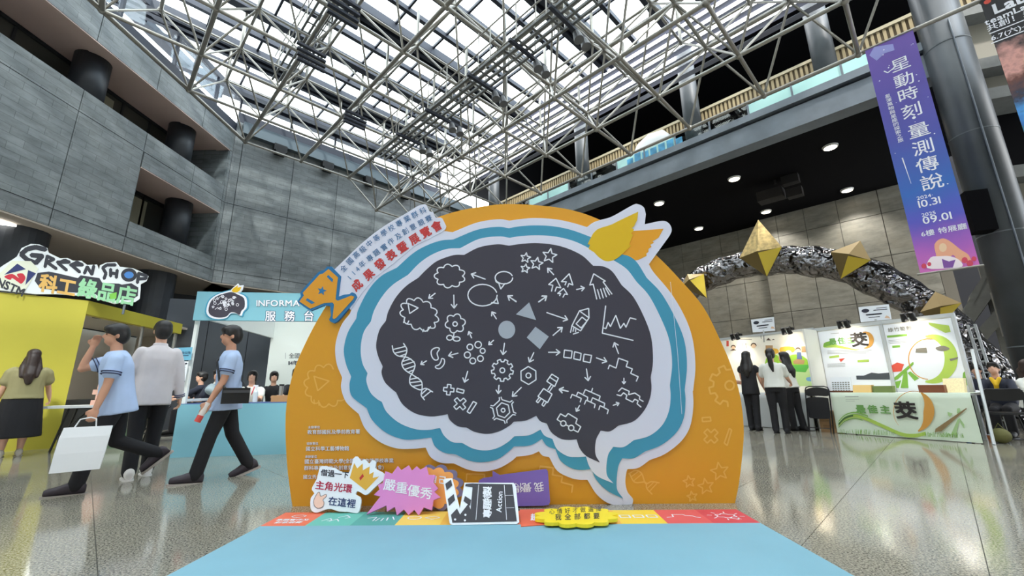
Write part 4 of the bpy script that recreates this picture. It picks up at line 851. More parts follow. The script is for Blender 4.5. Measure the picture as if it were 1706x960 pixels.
ink('badge_ground', mat('badge_cream', (224, 226, 206), .5), [[(-60, 480), (130, 285), (330, 290), (410, 370), (260, 620), (-60, 560)]], .006)
ink('badge_navy', mat('badge_navy', (36, 48, 104), .5), [[(45, 435), (185, 315), (275, 375)], [(300, 385), (385, 420), (270, 545)]], .008)
ink('badge_red', mat('badge_red', (196, 40, 58), .5), [smoothloop([(45, 455), (130, 425), (200, 470), (180, 430), (240, 420), (272, 470), (230, 530), (190, 510), (130, 470), (110, 490)], 3)], .008)
ink('badge_text', M_SK, off=.008, texts=[('NSTM', -30, 500, 19, .42, .03)])
MB().cyl(fs_(209, 503)+WD*.03, fs_(209, 503)+WD*.03+ZD*.35-ZD*.6, .02).build('support', M_GREYSTEEL, sg)
ceil_l = MB().obox((-12.4, 8.6, 4.8), (.5, 0, 0), (0, .9, 0), (0, 0, .05)).build('ceiling_light_panel', mat('light_panel', (255, 252, 244), .5, emit=3.), label='bright white ceiling light panel under the left overhang', cat='ceiling light')
# table with goods beside the shop wall
ft = thing('folding_table', 'white topped folding table with black legs beside the yellow wall', 'table', (-7.75, 7.35, 0))
t0 = V((-7.93, 7.0, 0)); tU = V((.82, .57, 0)).normalized(); tN = V((-.57, .82, 0))
MB().obox(t0+ZD*.70, tU*1.5, tN*.6, ZD*.04).build('tabletop', mat('table_white', (222, 224, 226), .4), ft)
for s in (.2, 1.3):
    for e in (.05, .55): MB().cyl(t0+tU*s+tN*e, t0+tU*(s+.12)+tN*e+ZD*.7, .016).build('leg', M_SPK, ft)
    MB().cyl(t0+tU*(s+.03)+tN*.05+ZD*.2, t0+tU*(s+.03)+tN*.55+ZD*.2, .012).cyl(t0+tU*(s+.03)+tN*.1+ZD*.25, t0+tU*(s+.35)+tN*.3+ZD*.68, .012).build('brace', M_SPK, ft)
cb = thing('green_carton', 'dull green carton on the floor under the folding table', 'carton', t0+tU*.5+tN*.25)
MB().obox(t0+tU*.62+tN*.1, tU*.62, tN*.4, ZD*.3).build('carton_body', mat('carton_green', (96, 118, 92), .7), cb)
MB().obox(t0+tU*.78+tN*.097+ZD*.1, tU*.3, -tN*.002, ZD*.14).build('label', mat('label_pale', (178, 190, 176), .7), cb)
for k in range(4):
    MB().obox(t0+tU*(.55+.05*(k % 2))+tN*.12+ZD*(.74+.09*k), tU*.34, tN*.3, ZD*.085).build('folded_shirt', mat('peach_cloth', (238, 188, 168), .8), label='peach folded cloth stacked on the folding table', cat='cloth', group='folded cloths on the folding table')
bk = thing('paper_bag', 'brown paper bag standing on the peach folded cloths', 'paper bag', t0+tU*.7+tN*.25+ZD*1.1)
MB().obox(t0+tU*.6+tN*.18+ZD*1.1, tU*.24, tN*.14, ZD*.3).build('bag_body', mat('kraft', (188, 142, 104), .8), bk)
MB().tube([t0+tU*(.66+.12*i/6)+tN*.2+ZD*(1.4+.1*math.sin(PI*i/6)) for i in range(7)], .008, 6).build('handle', mat('kraft_dark', (110, 80, 60), .8), bk)
# ================================================================ information booth
I0 = V((-5.22, 6.48, 0)); iD = V((.987, .16, 0)).normalized(); iN = V((-iD.y, iD.x, 0))      # iN points away from the camera
IW_ = 3.0
ib = thing('information_booth', 'light blue information booth with header board and white back wall', 'booth', I0)
M_SKY = mat('booth_blue', (126, 184, 200), .55); M_WPOST = mat('booth_white', (226, 230, 228), .45); M_BWALL = mat('booth_wall', (214, 220, 216), .6)
MB().obox(I0+ZD*2.06, iD*IW_, iN*.06, ZD*.47).build('header', M_SKY, ib)
MB().obox(I0, iD*IW_, iN*.04, ZD*.76).build('counter_front', M_SKY, ib)
MB().obox(I0+iN*.04-ZD*0+ZD*.74, iD*IW_, iN*.55, ZD*.03).build('counter_top', mat('counter_blue', (58, 84, 140), .5), ib)
for q in (I0, I0+iD*(IW_-.05), I0+iN*2.95, I0+iN*2.95+iD*(IW_-.05)): MB().obox(q+iN*.065, iD*.05, iN*.05, ZD*2.5).build('post', M_WPOST, ib)
MB().obox(I0+iN*.1+ZD*2.12, iD*.05, iN*2.9, ZD*.38).build('side_fascia', M_WPOST, ib)
MB().obox(I0+iN*2.97, iD*IW_, iN*.05, ZD*2.5).build('back_panel', M_BWALL, ib)
MB().obox(I0+iD*(IW_-.05)+iN*.12, iD*.05, iN*2.85, ZD*2.5).build('side_panel', M_BWALL, ib)
MB().obox(I0+iN*.12+iD*.02+ZD*.80, iD*.04, iN*2.3, ZD*.04).build('side_rail', M_WPOST, ib)
FI = (290, 460, 4.0)
def fi(x, y, off=0.): return onplane(x, y, iN, iN.dot(I0)-off)
a = Art(lambda x, y: fi(x, y, .004))
q = T(*FI, [(548, 182)])[0]; a.text('INFORMATION', q[0], q[1], 14.2, .0, .03, 1.05, sx=1.15); a.build('information_shadow', mat('deep_navy', (40, 70, 104), .5), ib)
a = Art(lambda x, y: fi(x, y, .007)); a.text('INFORMATION', q[0]-.4, q[1]-.4, 14.2, .0, .015, 1.05, sx=1.15); a.build('header_word', M_CHALK, ib)
for c, x in zip('服務台', (642, 770, 898)): p = T(*FI, [(x, 268)])[0]; Art(lambda x, y: fi(x, y, .007)).ch(c, p[0], p[1], 18, .03, .015).build('header_character', M_CHALK, ib)
a = Art(lambda x, y: fi(x, y, .004))
for c, x in zip('服務台', (642, 770, 898)): p = T(*FI, [(x, 268)])[0]; Art(lambda x, y: fi(x, y, .004)).ch(c, p[0], p[1], 18, .03, .06).build('character_edge', mat('deep_navy', (40, 70, 104)), ib)
br = [(205, 240), (225, 165), (280, 120), (340, 100), (390, 90), (440, 110), (490, 140), (495, 210), (470, 240), (455, 272), (420, 255), (380, 255), (350, 285), (290, 295), (230, 280)]
lg = MB().slab([fi(*p, .012) for p in T(*FI, smoothloop(br, 3))], iN*.02).build('brain_logo', M_TEAL, ib)
MB().slab([fi(*p, .016) for p in T(*FI, smoothloop([(345+(x-345)*.93, 190+(y-190)*.93) for x, y in br], 3))], iN*.004).build('logo_white', M_CHALK, lg)
MB().slab([fi(*p, .019) for p in T(*FI, smoothloop([(345+(x-345)*.83, 190+(y-190)*.83) for x, y in br], 3))], iN*.003).build('logo_black', M_INK, lg)
a = Art(lambda x, y: fi(x, y, .021)); random.seed(3)
for k in range(34):
    an = random.uniform(0, 2*PI); r = random.uniform(.1, .86); cx, cy = 343+108*r*math.cos(an), 188+66*r*math.sin(an)
    if k % 3 == 0: a.stroke(T(*FI, circ((cx, cy), 9, 8)), .8, True)
    elif k % 3 == 1: a.stroke(T(*FI, [(cx-10, cy+6), (cx+8, cy-8), (cx+14, cy)]), .8)
    else: a.stroke(T(*FI, star((cx, cy), 9)), .7, True)
a.poly(T(*FI, circ((362, 190), 9, 10))); a.poly(T(*FI, [(338, 184), (352, 184), (346, 168)])); a.poly(T(*FI, [(325, 190), (338, 186), (341, 198), (329, 201)]))
a.build('logo_doodles', M_CHALK, lg)
MB().slab([fi(*p, .016) for p in T(*FI, [(375, 100), (385, 85), (425, 50), (432, 60), (428, 65), (462, 60), (455, 90), (440, 112)])], iN*.02).build('logo_wing_halo', M_CHALK, lg)
MB().slab([fi(*p, .022) for p in T(*FI, [(383, 98), (395, 82), (425, 62), (422, 78), (448, 72), (438, 95), (420, 108), (395, 108)])], iN*.004).build('logo_wing', M_YEL, lg)
fb = lambda x, y: onplane(x, y, iN, iN.dot(I0)+2.965)
a = Art(fb); a.stroke([(475.5, 588), (475.5, 598)], .5); a.text('全國高級中等學校', 481, 593, 9.5, .0, 0); a.text('114年專題實作', 480, 605, 8.5, .0, .02); a.build('wall_text', mat('ink_dark', (44, 46, 62)), ib)
nb_ = ib
a = Art(lambda x, y: fi(x, y, .03)); a.poly([(290, 580), (321, 578.5), (318, 600), (288, 601)]); a.build('blue_notice', mat('notice_blue', (110, 176, 204), .5), nb_)
a = Art(lambda x, y: fi(x, y, .032)); a.text('服務台公告', 293, 588, 5, 0, .02); a.stroke([(293, 593), (314, 592.5)], 1.2); a.poly(circ((294, 583), 2.3, 10, 1.6)); a.build('blue_notice_text', mat('deep_navy', (40, 70, 104)), nb_)
a = Art(lambda x, y: fi(x, y, .03)); a.poly([(294, 602), (314, 602.5), (308.5, 634.5), (289, 634)]); a.build('white_notice', M_CARD, nb_)
a = Art(lambda x, y: fi(x, y, .032)); [a.stroke([(297-.3*k, 608+4*k), (309-.5*k, 608+4*k)], .9) for k in range(5)]; a.poly(circ((310, 606), 2, 8, 1.4)); a.build('white_notice_text', mat('ink_dark', (44, 46, 62)), nb_)
# things on the counter
q = I0+iD*.95+iN*.3+ZD*.7715
sb = thing('spray_bottle', 'clear pump bottle standing on the blue booth counter', 'bottle', q)
MB().cyl(q, q+ZD*.16, .035, .035, 14).cyl(q+ZD*.16, q+ZD*.2, .035, .014, 14).build('bottle_body', mat('pale_plastic', (212, 220, 224), .2), sb)
MB().cyl(q+ZD*.2, q+ZD*.26, .014, n=10).obox(q+ZD*.25-iD*.05, iD*.07, iN*.02, ZD*.02).build('pump', M_CHALK, sb)
q = I0+iD*1.2+iN*.28+ZD*.7715
MB().obox(q, iD*.32, iN*.25, ZD*.10).build('wooden_tray', mat('tray_wood', (186, 140, 94), .6), label='small brown cardboard tray on the booth counter', cat='tray')
q = q+iD*.1+iN*.12+ZD*.1015
cu = thing('steel_tumbler', 'steel tumbler with dark lid standing in the cardboard tray', 'tumbler', q)
MB().cyl(q, q+ZD*.15, .03, .036, 14).build('cup', mat('tumbler_steel', (170, 172, 172), .3, .8), cu); MB().cyl(q+ZD*.15, q+ZD*.18, .038, n=14).build('lid', M_SPK, cu)
MB().obox(I0+iD*.5+iN*.15+ZD*.771, iD*.32, iN*.24, ZD*.004).build('paper_sheets', M_CARD, label='white paper sheets lying flat on the booth counter', cat='paper')
q = I0+iD*.08+iN*.95
gj = MB(); rings = []
for i in range(9):
    t = i/8; c = q+iD*(-.16+.3*t)+ZD*(.98-.22*t*t); rings.append([c+iN*(.16*math.cos(2*PI*k/12))+ZD*(.10*math.sin(2*PI*k/12)*(1-.5*t)+.02*math.sin(5*t+k)) for k in range(12)])
gj.loft(rings); gj.build('draped_jacket', mat('pale_grey_cloth', (156, 172, 178), .85), smooth=True, label='pale grey jacket draped over the booth side rail', cat='jacket')
# ================================================================ exhibition booths on the right
L0 = V((6.24, 8.80, 0)); tD = V((.517, -.856, 0)); nD = V((.856, .517, 0))       # along the front, and away from the hall
def pb(t, d, z=0.): return L0+tD*t+nD*d+ZD*z
def bplane(d): return lambda x, y: onplane(x, y, nD, nD.dot(L0)+d)
def inkmap(d): return (lambda x, y: pb(x, d, -y)), (lambda px, py: (lambda P: ((P-L0).dot(tD), -P.z))(bplane(d)(px, py)))
M_PANEL = mat('panel_white', (232, 232, 226), .55); M_ALU = mat('booth_alu', (206, 210, 212), .35, .4)
M_KRAFT = mat('kraft_board', (176, 140, 98), .7); M_LEAF = mat('leaf_green', (128, 178, 70), .6); M_LEAF2 = mat('fresh_green', (176, 204, 90), .6); M_OCHRE = mat('ochre_brush', (214, 154, 70), .6); M_BRUSH = mat('brush_black', (40, 34, 32), .6)
M_PALEGR = mat('pale_green_print', (222, 234, 214), .55); M_GRTXT = mat('outlined_green', (110, 160, 84), .6); M_GREYTXT = mat('small_print', (150, 150, 146), .6); M_STALK = mat('stalk_brown', (140, 116, 78), .6)
def ring(c, r, w0, w1, a0, a1, n=26):
    o = [(c[0]+r*math.cos(a0+(a1-a0)*i/n), c[1]+r*math.sin(a0+(a1-a0)*i/n)) for i in range(n+1)]
    return o+[(c[0]+(r-(w0+(w1-w0)*math.sin(PI*i/n)))*math.cos(a0+(a1-a0)*i/n), c[1]+(r-(w0+(w1-w0)*math.sin(PI*i/n)))*math.sin(a0+(a1-a0)*i/n)) for i in range(n, -1, -1)]
# --- booth with the two green posters
bb = thing('green_poster_booth', 'white panel booth with two green plant posters', 'booth', pb(.8, .7))
DP = .70
MB().obox(pb(-.36, DP, .0), tD*2.23, nD*.04, ZD*2.12).build('back_panel', M_PANEL, bb)
for t in (-.38, .81, 1.85): MB().obox(pb(t-.02, DP-.03), tD*.045, nD*.08, ZD*2.16).build('post', M_ALU, bb)
MB().obox(pb(-.38, DP-.02, 2.10), tD*2.25, nD*.06, ZD*.07).build('top_rail', M_ALU, bb)
MB().obox(pb(-.37, .12), tD*.03, nD*.56, ZD*2.12).build('side_panel', M_PANEL, bb)
MB().cyl(pb(2.09, .02, 0), pb(1.98, .68, 1.5), .022).build('stay', M_ALU, bb)
fI, fP = inkmap(DP-.012); gI = lambda off: inkmap(DP-.012-off)[0]
Q1 = (1370, 525, 6.824)
def pq(f, pts): return [fP(*p) for p in T(*f, pts)]
def pink(name, m, polys=(), strokes=(), off=.002, texts=(), parent=bb, f=Q1):
    for q in polys: Art(gI(off)).poly(pq(f, q)).build(name, m, parent)
    a = Art(gI(off))
    for q, w in strokes: a.stroke(pq(f, q), w)
    for s, x, y, sz, b, g in texts: p = pq(f, [(x, y)])[0]; a.text(s, p[0], p[1], sz, 0, b, g, 'c')
    if strokes or texts: a.build(name, m, parent, kind='stuff' if len(strokes) > 1 else None)
for k, (t0_, t1_) in enumerate(((-.33, .77), (.84, 1.82))): MB().obox(pb(t0_, DP-.012, .75), tD*(t1_-t0_), nD*.010, ZD*1.33).build('poster', M_CARD, bb)
pink('swoosh', M_LEAF2, [smoothloop([(20, 330), (80, 310), (160, 340), (260, 360), (380, 390), (440, 385), (380, 400), (250, 385), (130, 370), (20, 370)], 3)])
pink('swoosh_dark', M_LEAF, [smoothloop([(20, 320), (90, 300), (120, 330), (60, 355), (20, 360)], 3)], off=.003)
pink('poster_ring', M_OCHRE, [ring((490, 285), 97, 8, 55, -1.9, 1.75)], off=.003)
pink('poster_heading', M_GRTXT, texts=[('最佳主', 220, 295, .145, .03, 1.15)], off=.004)
pink('poster_character', M_BRUSH, texts=[('茭', 418, 280, .30, .028, 1)], off=.005)
pink('small_print', M_GREYTXT, strokes=[([(60, 410+16*k), (560-30*k, 400+16*k)], .008) for k in range(3)]+[([(60, 560+16*k), (260, 550+16*k)], .008) for k in range(3)]+[([(95, 212), (190, 205)], .008)], off=.003)
pink('green_tag', M_LEAF2, [[(80, 470), (190, 455), (195, 480), (82, 492)], [(400, 512), (530, 505), (532, 532), (402, 538)]], off=.003)
pink('mountains', mat('print_slate', (70, 76, 84), .6), [[(390, 735), (385, 690), (470, 690), (560, 655), (640, 665), (760, 655), (770, 735)]], off=.003)
pink('paper_bird', mat('print_red', (220, 84, 66), .6), [[(190, 500), (260, 490), (210, 535)], [(785, 575), (850, 540), (930, 560), (900, 640), (800, 650)]], off=.003)
pink('right_heading', M_GREYTXT, texts=[('綠竹筍殼', 880, 160, .085, .02, 1.1)], strokes=[([(755, 290), (1280, 255)], .008), ([(755, 308), (1270, 275)], .008), ([(765, 325), (1000, 305)], .008)], off=.003)
pink('right_ring', M_LEAF2, [ring((1260, 500), 280, 20, 150, -1.9, 1.9)], off=.003)
pink('right_ring_thin', M_OCHRE, [ring((1210, 500), 235, 8, 12, 1.6, 4.9)], off=.004)
pink('right_tag', M_LEAF, [[(735, 235), (965, 215), (968, 240), (738, 258)], [(795, 350), (885, 342), (886, 368), (797, 375)]], off=.003)
pink('bamboo_print', M_LEAF2, [[(1205, 85), (1440, 120), (1460, 190), (1400, 205), (1220, 115)]], off=.003)
pink('photo_print', mat('print_grey', (126, 122, 110), .6), [[(1065, 380), (1185, 370), (1195, 430), (1060, 428)], smoothloop([(1290, 370), (1380, 350), (1450, 385), (1380, 410), (1310, 400)], 3), [(1445, 500), (1545, 478), (1540, 500), (1460, 525)]], off=.005)
pink('shoot', M_LEAF, [[(815, 750), (820, 710), (1035, 530), (1040, 560), (860, 730)], [(890, 830), (930, 640), (965, 640), (980, 830)], [(1000, 640), (1100, 720), (1050, 750), (970, 660)], [(800, 830), (830, 760), (900, 740), (870, 830)]], off=.004)
pink('grass', M_LEAF, [[(1590, 800), (1600, 660), (1620, 640), (1650, 800)]], off=.004)
# --- table with printed cloth
tb_ = thing('cloth_table', 'long table under a pale green printed cloth with black brush character', 'table', pb(1, .3))
MB().obox(pb(0.02, .02, .74), tD*1.94, nD*.58, ZD*.03).build('tabletop', M_ALU, tb_)
for t in (.1, 1.85):
    for d in (.08, .52): MB().cyl(pb(t, d, 0), pb(t, d, .74), .018).build('leg', M_SPK, tb_)
rg = []
for i in range(31):
    t = 1.98*i/30; rg.append((t, .012*math.sin(i*.9)+.006*math.sin(i*2.3)))
cl = MB(); nz_ = 8
for (t, o) in rg:
    pass
vs_ = [pb(t, -.012+o*(1-j/nz_), .775*j/nz_+.012*(1-j/nz_)) for j in range(nz_+1) for (t, o) in rg]+[pb(t, .6, .778) for (t, o) in rg]
n_ = len(rg); cl.add(vs_, [(j*n_+i, j*n_+i+1, (j+1)*n_+i+1, (j+1)*n_+i) for j in range(nz_+1) for i in range(n_-1)])
clo = cl.build('printed_cloth', M_PALEGR, tb_, smooth=True)
cI, cP = inkmap(-.034); Q2 = (1390, 640, 7.108)
def cink(name, m, polys=(), strokes=(), off=0., texts=()):
    for q in polys: Art(inkmap(-.034-off)[0]).poly([cP(*p) for p in T(*Q2, q)]).build(name, m, tb_)
    a = Art(inkmap(-.034-off)[0])
    for q, w in strokes: a.stroke([cP(*p) for p in T(*Q2, q)], w)
    for s, x, y, sz, b, g in texts: p = cP(*T(*Q2, [(x, y)])[0]); a.text(s, p[0], p[1], sz, 0, b, g, 'c')
    if strokes or texts: a.build(name, m, tb_, kind='stuff' if len(strokes) > 1 else None)
sw_ = lambda o, th: spline([[(50, 470+o), (130, 395+o), (250, 365+o), (400, 410+o), (600, 500+o), (800, 585+o), (950, 600+o), (1080, 575+o)]], 5, False)
def band(o0, o1, x1=1100):
    a = [p for p in sw_(o0, 0) if p[0] < x1]; b = [p for p in sw_(o1, 0) if p[0] < x1]; return a+b[::-1]
cink('cloth_swoosh', M_LEAF2, [band(-10, 32)]); cink('cloth_swoosh_dark', M_LEAF, [band(-35, -22, 420), band(-8, 0, 460), band(40, 50, 360)], off=.002)
cink('cloth_swoosh_deep', mat('deep_green', (60, 96, 62), .6), [band(0, 18, 240)], off=.003)
cink('cloth_ring', M_OCHRE, [ring((940, 325), 245, 14, 130, -1.2, 1.35)], off=.001); cink('cloth_ring_thin', M_OCHRE, [ring((940, 325), 243, 3, 8, 2.4, 5.2)], off=.001)
cink('cloth_heading', M_GRTXT, texts=[('最佳主', 452, 300, .155, .035, 1.2)], off=.002); cink('cloth_character', M_BRUSH, texts=[('茭', 845, 315, .31, .03, 1)], off=.003)
cink('cloth_small_print', M_GREYTXT, strokes=[([(130, 150), (285, 147)], .012), ([(135, 183), (295, 180)], .004), ([(135, 203), (240, 202)], .004)])
cink('cloth_stalk', M_STALK, [[(1190, 570), (1200, 530), (1560, 285), (1572, 292), (1270, 560)]], off=.002); cink('cloth_leaves', mat('soft_leaf', (168, 200, 140), .6), [[(1380, 600), (1460, 420), (1490, 400), (1440, 600)], [(1480, 400), (1540, 480), (1540, 530), (1490, 460)], [(1340, 330), (1400, 350), (1370, 390), (1345, 370)], [(1455, 290), (1485, 285), (1495, 340), (1450, 350)]], off=.001)
random.seed(5); gs = []
for k in range(120):
    x = random.choice([random.uniform(60, 720), random.uniform(1040, 1540)]); gs.append(([(x, 585+(x-60)*.035), (x+random.uniform(-14, 14), 545+(x-60)*.035+random.uniform(-22, 10))], .004))
cink('cloth_grass', M_LEAF, strokes=gs, off=.001)
# goods on that table
def tpos(px, py, d=.25): 
    P = bplane(d)(px, py); return (P-L0).dot(tD)
q0 = tpos(1380, 645)
cal = thing('desk_calendar', 'white desk calendar board standing on the printed cloth table', 'calendar', pb(q0+.2, .3, .778))
MB().obox(pb(q0+.02, .3, .78), tD*.36, nD*.02, ZD*.30+nD*.06).build('board', M_CARD, cal)
ca_ = MB()
for r in range(5):
    for c in range(7): ca_.obox(pb(q0+.045+.046*c, .298+.006+r*.008, .80+.04*r), tD*.03, -nD*.004, ZD*.024)
ca_.build('date_marks', M_GREYTXT, cal, kind='stuff')
MB().obox(pb(q0, .27, .778), tD*.42, nD*.14, ZD*.03).build('wooden_foot', mat('dark_wood', (110, 68, 44), .5), cal)
def wood(name, label, px0, px1, h, d, m, lean=0., cat='wooden box'):
    a_, b_ = tpos(px0, 648, d), tpos(px1, 648, d)
    return MB().obox(pb(a_, d, .779), tD*(b_-a_), nD*.13, ZD*h+nD*lean).build(name, m, label=label, cat=cat)
wood('pale_wood_block', 'pale yellow wooden panel beside the desk calendar', 1420, 1450, .14, .16, mat('pale_wood', (232, 194, 124), .6), .05, 'wooden panel')
wood('green_tray', 'green lined wooden tray between the pale panel and the red brown box', 1453, 1486, .12, .2, mat('tray_green', (110, 126, 66), .6), .03, 'tray')
wood('brown_box', 'red brown wooden box on the printed cloth table', 1530, 1573, .13, .2, mat('red_wood', (128, 70, 44), .5))
wood('woven_mat', 'cream woven mat leaning behind the red brown box', 1571, 1606, .24, .36, mat('woven_cream', (240, 224, 178), .8, noise=.12, nscale=60), .10, 'woven mat')
# --- booth with the illustrated poster
ba = thing('illustrated_booth', 'white panel booth with a cartoon farm poster', 'booth', pb(-1.6, .7))
MB().obox(pb(-2.95, DP, 0), tD*2.53, nD*.04, ZD*2.16).build('back_panel', M_PANEL, ba)
MB().obox(pb(-2.95, DP-.02, 2.14), tD*2.53, nD*.06, ZD*.05).build('top_rail', M_ALU, ba)
MB().obox(pb(-2.95, DP-.012, .75), tD*2.5, nD*.01, ZD*1.36).build('poster', mat('poster_cream', (240, 234, 220), .55), ba)
Q3 = (1200, 545, 9.14)
def aink(name, m, polys=(), strokes=(), off=.002): return pink(name, m, polys, strokes, off, parent=ba, f=Q3)
aink('meadow', mat('meadow', (190, 218, 150), .6), [[(700, 900), (720, 520), (900, 400), (1150, 430), (1480, 560), (1480, 900)]])
aink('hills', mat('hill', (150, 196, 60), .6), [smoothloop([(680, 620), (720, 440), (850, 420), (960, 520), (1100, 420), (1250, 440), (1350, 540), (1280, 640), (1050, 700), (800, 660)], 3)], off=.003)
aink('yellow_field', mat('field', (226, 176, 62), .6), [smoothloop([(690, 340), (860, 330), (880, 400), (700, 420)], 3), smoothloop([(920, 310), (1110, 300), (1120, 380), (930, 400)], 3), smoothloop([(1360, 340), (1440, 332), (1442, 398), (1370, 400)], 3)], off=.004)
aink('leaf_bowl', mat('leaf_bowl', (92, 178, 74), .6), [[(1100, 580), (1370, 575), (1300, 690), (1160, 680)]], off=.004)
aink('pond', mat('pond', (120, 170, 210), .6), [smoothloop([(1320, 770), (1470, 755), (1475, 825), (1330, 820)], 3)], off=.004)
aink('wooden_hut', M_KRAFT, [[(1235, 295), (1350, 290), (1355, 380), (1240, 385)], [(690, 280), (800, 278), (802, 335), (692, 338)], [(1110, 520), (1180, 480), (1290, 510), (1270, 570), (1120, 560)]], off=.005)
aink('cream_dish', M_CARD, [circ((765, 415), 42, 14, 34), circ((1040, 390), 48, 14, 36), circ((1430, 420), 48, 14, 36)], off=.006)
aink('blue_smock', mat('smock', (92, 110, 150), .6), [[(1165, 385), (1230, 385), (1250, 490), (1170, 490)]], off=.006)
aink('face_print', mat('print_skin', (242, 206, 170), .6), [circ((1185, 350), 35, 12), circ((200, 310), 32, 12), circ((510, 285), 38, 12), circ((1425, 495), 30, 12)], off=.006)
aink('hair_print', mat('print_hair', (84, 60, 48), .6), [ring((1185, 350), 42, 8, 22, -3.3, .2), ring((200, 310), 38, 8, 18, -3.3, .2), ring((510, 285), 44, 8, 20, -3.3, .2), [(150, 360), (200, 330), (255, 355)], [(700, 205), (735, 165), (775, 205)], [(785, 200), (835, 195), (810, 180)], ring((1425, 490), 40, 8, 14, -3.1, 0)], off=.007)
aink('red_tag', mat('print_red', (220, 84, 66)), [[(95, 210), (130, 210), (130, 295), (95, 295)]], off=.004)
aink('print_marks', mat('ink_dark', (44, 46, 62)), strokes=[([(665, 130), (668, 230)], .014), ([(620, 130), (625, 180)], .010), ([(340, 245), (345, 330)], .012), ([(390, 250), (400, 330)], .012), ([(300, 185), (480, 190)], .012)], off=.004)
ta_ = thing('white_cloth_table', 'long table under a white cloth before the cartoon poster', 'table', pb(-1.5, .3))
MB().obox(pb(-2.9, .1, .72), tD*2.44, nD*.56, ZD*.03).build('tabletop', M_ALU, ta_)
cw = MB(); tw = [-2.92+2.48*i/40 for i in range(41)]
cw.add([pb(t, .085+(.014*math.sin(i*.8))*(1-j/5), .76*j/5+.01) for j in range(6) for i, t in enumerate(tw)]+[pb(t, .67, .762) for t in tw], [(j*41+i, j*41+i+1, (j+1)*41+i+1, (j+1)*41+i) for j in range(6) for i in range(40)])
cw.build('white_cloth', mat('white_cloth', (214, 218, 220), .75), ta_, smooth=True)
for t in (-2.75, -.5): MB().cyl(pb(t, .3, 0), pb(t, .3, .72), .02).build('leg', M_SPK, ta_)
# --- name signs on stems, clip lamps
def namesign(x0, y0, x1, y1, x2, y2, x3, y3, label):
    P = [bplane(DP+.02)(x, y) for x, y in ((x0, y0), (x1, y1), (x2, y2), (x3, y3))]
    t = thing('name_sign', label, 'sign', (P[2]+P[3])/2-ZD*.15)
    MB().slab(P, nD*.012).build('board', M_CARD, t)
    c = (P[2]+P[3])/2; MB().cyl(V((c.x, c.y, 2.191)), c+ZD*.03, .018).build('stem', M_ALU, t)
    ex_ = P[1]-P[0]; ey_ = P[3]-P[0]; m = lambda x, y: P[0]+ex_*x+ey_*y-nD*.003
    a = Art(m); a.poly([(p[0], p[1]) for p in circ((.22, .28), .13, 14, .13)]); a.stroke([(.5, .3), (.92, .3)], .05); a.stroke([(.6, .18), (.92, .18)], .035); a.stroke([(.24, .56), (.72, .55)], .09); a.stroke([(.3, .74), (.65, .73)], .045); a.build('print', mat('ink_dark', (44, 46, 62)), t)
    a = Art(m); a.poly([(.8, .85), (.86, .7), (.93, .75), (.98, .9)]); a.build('corner_print', mat('sign_peach', (226, 190, 160), .6), t)
namesign(1251, 533, 1289, 528, 1291, 551, 1254, 554, 'small white name sign above the cartoon poster booth')
namesign(1430, 512, 1480.5, 507, 1485, 532, 1434, 537, 'white name sign above the green poster booth')
def cliplamp(px, py, label):
    P = bplane(DP-.03)(px, py); t_ = (P-L0).dot(tD); z_ = 2.17
    t = thing('clip_lamp', label, 'lamp', pb(t_, DP, z_), group='clip lamps on the booth rails')
    MB().obox(pb(t_-.03, DP-.05, z_+.022), tD*.06, nD*.09, ZD*.06).build('clamp', M_SPK, t)
    MB().tube([pb(t_, DP-.03, z_+.06), pb(t_+.02, DP-.12, z_+.10), pb(t_-.04, DP-.28, z_+.04)], .012, 6).build('arm', M_SPK, t)
    for s in (-.06, .06):
        MB().cyl(pb(t_+s, DP-.30, z_+.06), pb(t_+s, DP-.22, z_-.08), .035, .055, 12).build('lamp_head', M_SPK, t)
        MB().cyl(pb(t_+s, DP-.222, z_-.078), pb(t_+s, DP-.219, z_-.085), .045, n=12).build('bulb', mat('bulb_glow', (255, 240, 210), .4, emit=14), t)
    l = bpy.data.lights.new('clip_lamp_light', 'SPOT'); l.energy = 16; l.spot_size = 1.7; l.spot_blend = .7; l.shadow_soft_size = .05; l.color = (1, .93, .8)
    o = bpy.data.objects.new('clip_lamp_light', l); COL.objects.link(o); o.location = pb(t_, DP-.3, z_-.06); o.rotation_euler = (nD*.45-ZD*1.).to_track_quat('-Z', 'Y').to_euler()
cliplamp(1232, 556, 'black clip lamp beside the red tag on the cartoon poster'); cliplamp(1318, 549, 'black clip lamp over the yellow fields of the cartoon poster'); cliplamp(1413, 541, 'black clip lamp over the poster with the black brush character'); cliplamp(1521, 532, 'black clip lamp over the poster with the green ring')
# --- folding chairs
M_CH = mat('chair_black', (30, 30, 33), .4); M_CHF = mat('chair_frame', (44, 44, 48), .35, .5)
def tubeloop(mb, pts, r=.012): mb.tube(pts, r, 8)
fc = thing('folded_chair', 'black folding chair folded flat against the booth table', 'chair', pb(-.22, -.14), math.atan2(tD.y, tD.x))
m_ = MB(); tubeloop(m_, [(-.22, -.02, 0), (-.22, .10, .82), (-.20, .108, .88), (-.14, .11, .90), (.14, .11, .90), (.20, .108, .88), (.22, .10, .82), (.22, -.02, 0)]); m_.build('back_frame', M_CHF, fc, local=True, smooth=True)
for s in (-.19, .19): MB().tube([(s, -.06, .0), (s, .06, .66)], .011, 8).build('leg', M_CHF, fc, local=True)
MB().tube([(-.19, -.045, .09), (.19, -.045, .09)], .009, 6).build('stretcher', M_CHF, fc, local=True)
MB().slab([(x*.205, .085+(z-.74)*.14, z) for x, z in smoothloop([(-1, .72), (-.95, .84), (0, .885), (.95, .84), (1, .72), (0, .715)], 4)], (0, .02, 0)).build('backrest', M_CH, fc, local=True)
